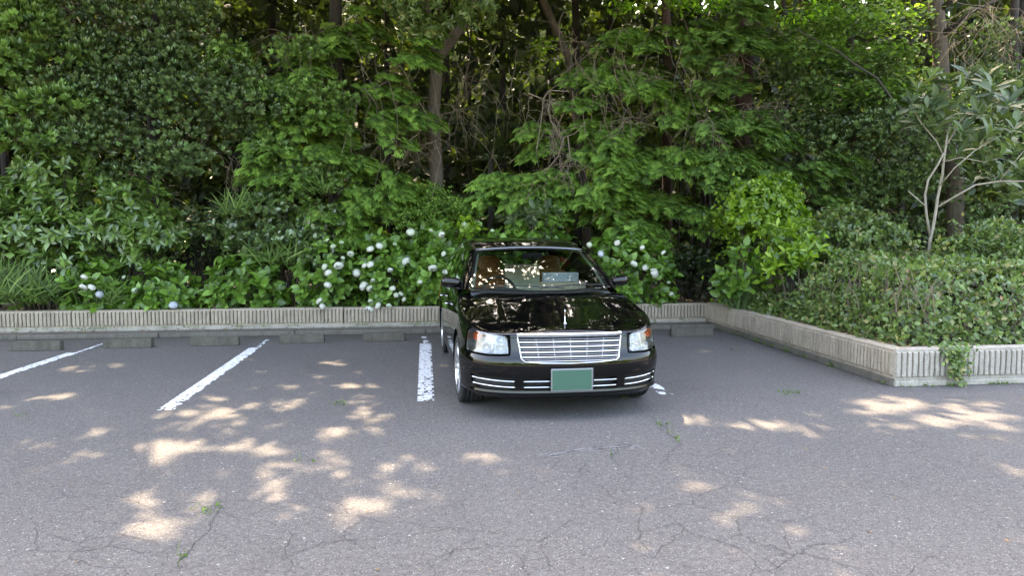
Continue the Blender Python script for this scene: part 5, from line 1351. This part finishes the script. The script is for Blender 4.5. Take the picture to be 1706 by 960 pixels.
        for d, yy in ((d1, 2.22), (d2, 3.3)):
            s = sg * S(yy); p0 = Fs(s, .80); p1 = Fs(sg * S(yy + .17), .805)
            o_ = Vector((sg * .035, 0, 0)); MB().tube([p0, p0 + o_, (p0 + p1) / 2 + o_ * 1.1, p1 + o_, p1], [.008, .011, .013, .011, .008], 8).build('handle', CHROME, d, True)
        # sill
        m = MB(); rows = []
        for y in np.linspace(1.26, 3.33, 12):
            rows.append([(sg * .60, y, .17), (sg * .84, y, .165), (sg * .875, y, .19), (sg * .88, y, .235), (sg * .86, y, .26)])
        m.grid(rows); m.build('sill', PAINT, root, True)
    # ---- rear end: bumper, tailgate, lamps (far side, simple but whole)
    s43 = S(4.3)
    def Z_rear(pts): return pts
    ro = [(s43, .22), (SMAX, .22), (2 * SMAX - s43, .22), (2 * SMAX - s43, .62), (SMAX, .62), (s43, .62)]
    def Frr(s, t):
        if s > SMAX:
            p = Fs(2 * SMAX - s, t); return Vector((-p.x, p.y, p.z))
        return Fs(s, t)
    panel_obj('rear_bumper', PAINT, root, [panel(Frr, ro, (), (.06, .04), .05)])
    s_l = SMAX - .62
    panel_obj('tailgate_lower', PAINT, root, [panel(Frr, [(s_l, .625), (2 * SMAX - s_l, .625), (2 * SMAX - s_l, t_end(SMAX)), (s_l, t_end(SMAX))], (), (.06, .04), .05)])
    for a, b in ((s43, s_l), (2 * SMAX - s_l, 2 * SMAX - s43)):
        panel_obj('tail_lamp', REDL, root, [panel(Frr, [(a, .625), (b, .625), (b, t_end(SMAX)), (a, t_end(SMAX))], (), (.06, .04), .05)])
    # ---- greenhouse
    def ws_e(x, v):
        """windscreen: x across (-1..1), v from foot to head"""
        xb, yb, zb2 = .735 * x, 1.16 + .30 * abs(x) ** 2, 1.003 + .022 * x * x
        xt, yt, zt2 = .60 * x, 2.00 + .14 * abs(x) ** 2, 1.424 - .030 * x * x
        bl = .035 * 4 * v * (1 - v)
        return Vector((xb + (xt - xb) * v, yb + (yt - yb) * v - bl * .5, zb2 + (zt2 - zb2) * v + bl * .6))
    def roof_w(y): return np.interp(y, [1.4, 2.0, 3.0, 4.0, 4.7], [.655, .655, .66, .645, .60])
    def roof_z(y): return spl(y, [1.9, 2.1, 2.5, 3.0, 3.6, 4.2, 4.75], [1.415, 1.445, 1.500, 1.527, 1.520, 1.480, 1.41])
    def sideP(y, v):
        zb2 = Tz(.85, y) if y < 1.5 else T_sh(y); xt = roof_w(y); zt2 = roof_z(max(y, 2.0)) - .060
        x = .842 + (xt - .842) * v + .018 * math.sin(math.pi * v); z = zb2 + .0 + (zt2 - zb2) * v
        return x, z
    def sideYZ(y, z, off=0.0):
        zb2 = sideP(y, 0)[1]; zt2 = sideP(y, 1)[1]; v = (z - zb2) / (zt2 - zb2); x, _ = sideP(y, max(-.05, min(1.15, v))); return x + off
    rows = [[ws_e(x, v) for x in np.linspace(-1, 1, 25)] for v in np.linspace(0, 1, 13)]
    wsm = MB().grid(rows).build('windscreen', GLASS, root, True)
    # black frit band around the glass
    m = MB()
    def off(p): return Vector(p) + Vector((0, .004, -.004))
    for v0, v1 in ((0.0, .035), (.965, 1.0)):
        m.grid([[off(ws_e(x, v)) for x in np.linspace(-1, 1, 25)] for v in (v0, v1)])
    for x0, x1 in ((-1, -.965), (.965, 1)):
        m.grid([[off(ws_e(x, v)) for x in (x0, x1)] for v in np.linspace(0, 1, 13)])
    m.build('windscreen_seal', DARKP, wsm, True)
    # grey drip edge at the head of the glass
    MB().tube([ws_e(x, 1.0) + Vector((0, .0, .006)) for x in np.linspace(-1, 1, 25)], .006, 6).build('header_trim', simple('header_trim', (.25, .25, .28), .3, .3), wsm, True)
    # A pillars
    for sg in (1, -1):
        rows = []
        for v in np.linspace(-.03, 1.0, 16):
            p = ws_e(sg, v); yy = p.y + .050 + .02 * (1 - v); xo = sg * sideYZ(max(yy, 1.5), min(p.z - .01, sideP(max(yy, 1.5), 1)[1]), .004)
            o_ = Vector((xo, yy + .03, p.z - .012)); o2 = Vector((xo - sg * .002, yy + .085, p.z - .02))
            mid = Vector((p.x * .45 + xo * .55, p.y + .008, p.z + .008)); m1 = p * .8 + mid * .2 + Vector((0, -.004, .006)); m2 = Vector((xo - sg * .008, yy - .012, p.z - .004))
            rows.append([p + Vector((0, .004, -.004)), m1, mid, m2, o_, o2])
        MB().grid(rows).build('windscreen_pillar', PAINT, root, True, sub=1)
        # pale inner pillar trim
        rows = []
        for v in np.linspace(.0, .97, 12):
            a = ws_e(sg * .985, v); b = ws_e(sg * .93, v); rows.append([a + Vector((0, .03, -.015)), b + Vector((0, .028, -.016)), b + Vector((sg * .02, .10, -.03))])
        MB().grid(rows).build('pillar_trim', LINER, root, True)
    # roof
    rows = []
    for y in np.linspace(0, 1, 40):
        r_ = []
        for a in np.linspace(-1, 1, 33):
            e = ws_e(a, 1); ye = 4.62; yy = e.y + .004 + (ye - e.y) * y; W_ = roof_w(yy) + .012; zc = roof_z(yy)
            x = W_ * a if y > 0 else e.x
            k = sst(0, .12, y); ax = abs(a)
            zz = zc - .022 * ax ** 2 - .045 * max(0, (ax - .80) / .2) ** 2.2
            x = e.x * 1.0 * (1 - k) + W_ * a * k
            zz = (e.z + .010) * (1 - k) + zz * k if y > 0 else e.z + .004
            r_.append((x, yy, zz))
        rows.append(r_)
    MB().grid(rows).build('roof', PAINT, root, True)
    rows = [[(x, y, roof_z(y) - .06 - .03 * abs(x / .6) ** 4) for x in np.linspace(-.6, .6, 9)] for y in np.linspace(2.1, 4.5, 12)]
    MB().grid(rows).build('headliner', LINER, root, True)
    for sg in (1, -1):
        # windows: three panes on the side
        def pane(y0, y1, y0t, y1t, name='side_window'):
            rows = []
            for v in np.linspace(.02, .97, 8):
                ya = y0 + (y0t - y0) * v; yb = y1 + (y1t - y1) * v; rows.append([(sg * sideP(y, v)[0], y, sideP(y, v)[1]) for y in np.linspace(ya, yb, 8)])
            return MB().grid(rows).build(name, TINT if y0 > 2.4 else GLASS, root, True)
        pane(1.62, 2.42, 2.22, 2.42); pane(2.50, 3.42, 2.50, 3.36); pane(3.50, 4.35, 3.44, 4.1)
        # pillars and frames
        def post(y0, y1, y0t, y1t, o=.004):
            rows = []
            for v in np.linspace(0, 1, 8):
                ya = y0 + (y0t - y0) * v; yb = y1 + (y1t - y1) * v; rows.append([(sg * (sideP(y, v)[0] + o), y, sideP(y, v)[1]) for y in np.linspace(ya, yb, 4)])
            MB().grid(rows).build('window_pillar', PAINT, root, True)
        post(2.40, 2.52, 2.40, 2.52); post(3.40, 3.52, 3.34, 3.46); post(4.30, 4.62, 4.02, 4.45)
        for v0, v1, nm in ((-.03, .05, 'waist_strip'), (.93, 1.10, 'roof_side_rail')):
            y0 = 1.55 if v0 < 0 else 2.10
            rows = [[(sg * (sideP(y, v)[0] + .005), y, sideP(y, min(v, 1.0))[1] + max(0, v - 1) * .3) for y in np.linspace(y0, 4.6, 26)] for v in np.linspace(v0, v1, 4)]
            MB().grid(rows).build(nm, PAINT, root, True)
        # shelf closing the body top under the windows
        rows = [[(sg * x, y, T_sh(y) - .004 if x > .8 else T_sh(y) - .01) for x in (.70, .80, .845, .862)] for y in np.linspace(1.45, 4.45, 20)]
        MB().grid(rows).build('waist_shelf', PAINT, root, True)
        # mirror: base arm and housing
        mi = empty('door_mirror', (0, 0, 0), 0, root)
        m = MB(); rows = []
        c = Vector((sg * .905, 1.66, 1.075))
        for i, u in enumerate(np.linspace(-1, 1, 11)):
            k = (1 - abs(u) ** 3.2) ** (1 / 2.4) if abs(u) < 1 else .02
            hh = .056 * k * (1 + .10 * u * 1); dd = .060 * k
            rows.append([(c.x + sg * u * .105, c.y + dd * math.cos(a) * (1.0 if math.cos(a) < 0 else .45) + .02 * u, c.z + hh * math.copysign(abs(math.sin(a)) ** .8, math.sin(a)) + .006 * u) for a in np.linspace(0, 2 * math.pi, 20, endpoint=False)])
        m.grid(rows, True); m.build('mirror_housing', PAINT, mi, True)
        MB().tube([(sg * .80, 1.69, .995), (sg * .83, 1.685, 1.01), (sg * .86, 1.68, 1.04)], [.045, .032, .025], 10).build('mirror_arm', PAINT, mi, True)
        rows = [[(c.x + sg * a * .085, c.y + .022 + .02 * a, c.z + b * .042) for a in np.linspace(-1, 1, 5)] for b in (-1, 0, 1)]
        MB().grid(rows).build('mirror_glass', CHROME, mi, True)
    # rear glass
    rows = [[(x * (roof_w(4.6) + (.78 - roof_w(4.6)) * v), 4.60 + .17 * v - .05 * x * x, roof_z(4.6) - .02 + (1.04 - roof_z(4.6)) * v) for x in np.linspace(-1, 1, 11)] for v in np.linspace(0, 1, 6)]
    MB().grid(rows).build('rear_window', TINT, root, True)
    # cowl panel, wipers
    rows = [[(x, cowl(x) + d, Tz(x, min(cowl(x), 1.5)) - .012 + zz) for x in np.linspace(-.75, .75, 21)] for d, zz in ((-.01, 0), (.02, -.02), (.09, -.015))]
    MB().grid(rows).build('cowl', DARKP, root, True)
    for a, b in (((.20, .045), (-.62, .065)), ((.66, .05), (-.05, .05))):
        P = []
        for i in range(9):
            u = a[0] + (b[0] - a[0]) * i / 8; v = .02 + (.05) * math.sin(math.pi * i / 8) + .02; P.append(ws_e(u / .735, v) + Vector((0, -.012, .012)))
        MB().tube(P, .006, 6).build('wiper', DARKP, root, True)
    # ---- floor, bulkhead, interior
    MB().box((0, 2.45, .24), (1.2, 4.3, .10)).box((0, .62, .42), (1.0, .95, .42)).build('underbody', DARKP, root, bevel=.02)
    MB().box((0, 2.9, .40), (1.55, 3.0, .10)).build('cabin_floor', GREYP, root)
    m = MB(); rows = []
    for y, z in ((1.20, .965), (1.35, .985), (1.60, .985), (1.75, .965), (1.82, .90), (1.84, .70), (1.75, .5)):
        rows.append([(x, y + .12 * (x / .7) ** 2 * (1 if y < 1.5 else .3), z + (.035 * math.exp(-((x + .36) / .17) ** 2) if 1.5 < y < 1.83 else 0)) for x in np.linspace(-.72, .72, 21)])
    m.grid(rows).build('dashboard', GREYP, root, True)
    st = empty('steering_wheel', (-.36, 1.98, .93), 0, root)
    T_ = Matrix.Rotation(R(-22), 3, 'X')
    ringp = [T_ @ Vector((.185 * math.cos(a), 0, .185 * math.sin(a))) for a in np.linspace(0, 2 * math.pi, 33)]
    MB().tube(ringp, .016, 8, False).build('wheel_rim', DARKP, st, True)
    m = MB()
    for a in (R(200), R(-20), R(270)): m.tube([T_ @ Vector((0, 0, 0)), T_ @ Vector((.18 * math.cos(a), 0, .18 * math.sin(a)))], [.03, .014], 6)
    m.tube([T_ @ Vector((0, -.02, 0)), T_ @ Vector((0, .03, 0))], .06, 14); m.build('spokes', DARKP, st, True)
    def seat(x, y, wdt=.50):
        s_ = empty('seat', (x, y, 0), 0, root)
        def cushion(name, c, d, tilt, p=3.0):
            rows = []
            for i in range(-8, 9):
                u = i / 8; k = (1 - abs(u) ** p) ** (1 / p) if abs(u) < 1 else .05
                rows.append([(c[0] + d[0] / 2 * k * math.copysign(abs(math.cos(a)) ** .6, math.cos(a)), c[1] + d[1] / 2 * k * math.copysign(abs(math.sin(a)) ** .6, math.sin(a)) + tilt * u * d[2] / 2, c[2] + d[2] / 2 * u) for a in np.linspace(0, 2 * math.pi, 20, endpoint=False)])
            MB().grid(rows, True).build(name, LEATHER, s_, True)
        cushion('seat_cushion', (0, 0, .56), (wdt, .52, .20), 0)
        cushion('backrest', (0, .30, .86), (wdt, .17, .62), .30)
        cushion('headrest', (0, .42, 1.22), (.27, .12, .19), .2)
    seat(-.37, 2.42); seat(.37, 2.42)
    MB().box((0, 3.30, .80), (1.30, .16, .50)).build('rear_seat_back', LEATHER, root, bevel=.04)
    MB().tube([ws_e(0.02, .86) + Vector((0, .05, -.03)), ws_e(.02, .86) + Vector((0, .09, -.05))], .01, 6).box((.01, 1.98, 1.335), (.22, .03, .06)).build('rear_view_mirror', DARKP, root, bevel=.008)
    MB().box((0, 4.27, .72), (1.62, .03, .62)).build('load_cover', DARKP, root)
    # ---- wheels
    def wheel(sg, cy, steer=0.0):
        wr = empty('wheel', (sg * .785, cy, .32), steer, root)
        prof = [(-.10, .225), (-.112, .245), (-.115, .28), (-.108, .305), (-.095, .316)]
        for gx in (-.058, -.022, .022, .058):
            prof += [(gx - .006, .320), (gx - .004, .311), (gx + .004, .311), (gx + .006, .320)]
        prof += [(.095, .316), (.108, .305), (.115, .28), (.112, .245), (.10, .225)]
        MB().lathe_x((0, 0, 0), prof, 64).build('tyre', RUBBER, wr, True)
        m = MB(); o = sg
        m.lathe_x((0, 0, 0), [(o * .112, .238), (o * .116, .228), (o * .105, .218), (o * .04, .205), (-o * .09, .21), (-o * .10, .232)], 48)
        m.lathe_x((0, 0, 0), [(o * .10, 0), (o * .10, .03), (o * .085, .05), (o * .06, .06), (o * .02, .06)], 24)
        for k in range(5):
            for dlt in (-.13, .13):
                a = k * 2 * math.pi / 5 + dlt
                m.tube([(o * .085, .045 * math.cos(a), .045 * math.sin(a)), (o * .098, .13 * math.cos(a), .13 * math.sin(a)), (o * .098, .218 * math.cos(a + dlt * .2), .218 * math.sin(a + dlt * .2))], [.016, .013, .016], 6)
        m.build('rim', SILVER, wr, True)
        MB().lathe_x((0, 0, 0), [(o * .03, .0), (o * .03, .15), (o * .015, .15), (o * .015, 0)], 32).build('brake_disc', simple('brake_disc', (.3, .3, .3), .35, .9), wr, True)
    for sg in (1, -1): wheel(sg, AXF, R(2)); wheel(sg, AXR)
    return root
CAR = build_car()
def in_car(x, y, z): return CAR.matrix_basis @ Vector((x, y, z))
CARM = Matrix.Translation(CAR.location) @ Matrix.Rotation(R(1.5), 4, 'Z')
# things lying in the car
def car_box(name, c, d, mat, label, cat, rz=0):
    p = CARM @ Vector(c); o = MB().box((0, 0, 0), d).build(name, mat, None, bevel=.004); o.location = p; o.rotation_euler = (0, 0, R(1.5) + rz)
    return tag(o, label, cat)
car_box('crate', (-.02, 2.52, .97), (.38, .22, .50), simple('pale_green_plastic', (.62, .66, .50), .5, noise_amt=.12), 'pale green box between the front seats seen through the windscreen', 'box')
car_box('cardboard_box', (.36, 2.02, .99), (.50, .10, .10), simple('beige_card', (.55, .50, .36), .8, noise_amt=.1), 'low beige carton behind the passenger side of the windscreen', 'carton')
car_box('parcel', (.33, 2.02, 1.095), (.40, .08, .10), simple('pale_blue_card', (.50, .58, .60), .6, noise_amt=.25, nscale=60), 'pale blue printed packet lying on the beige carton in the car', 'packet')
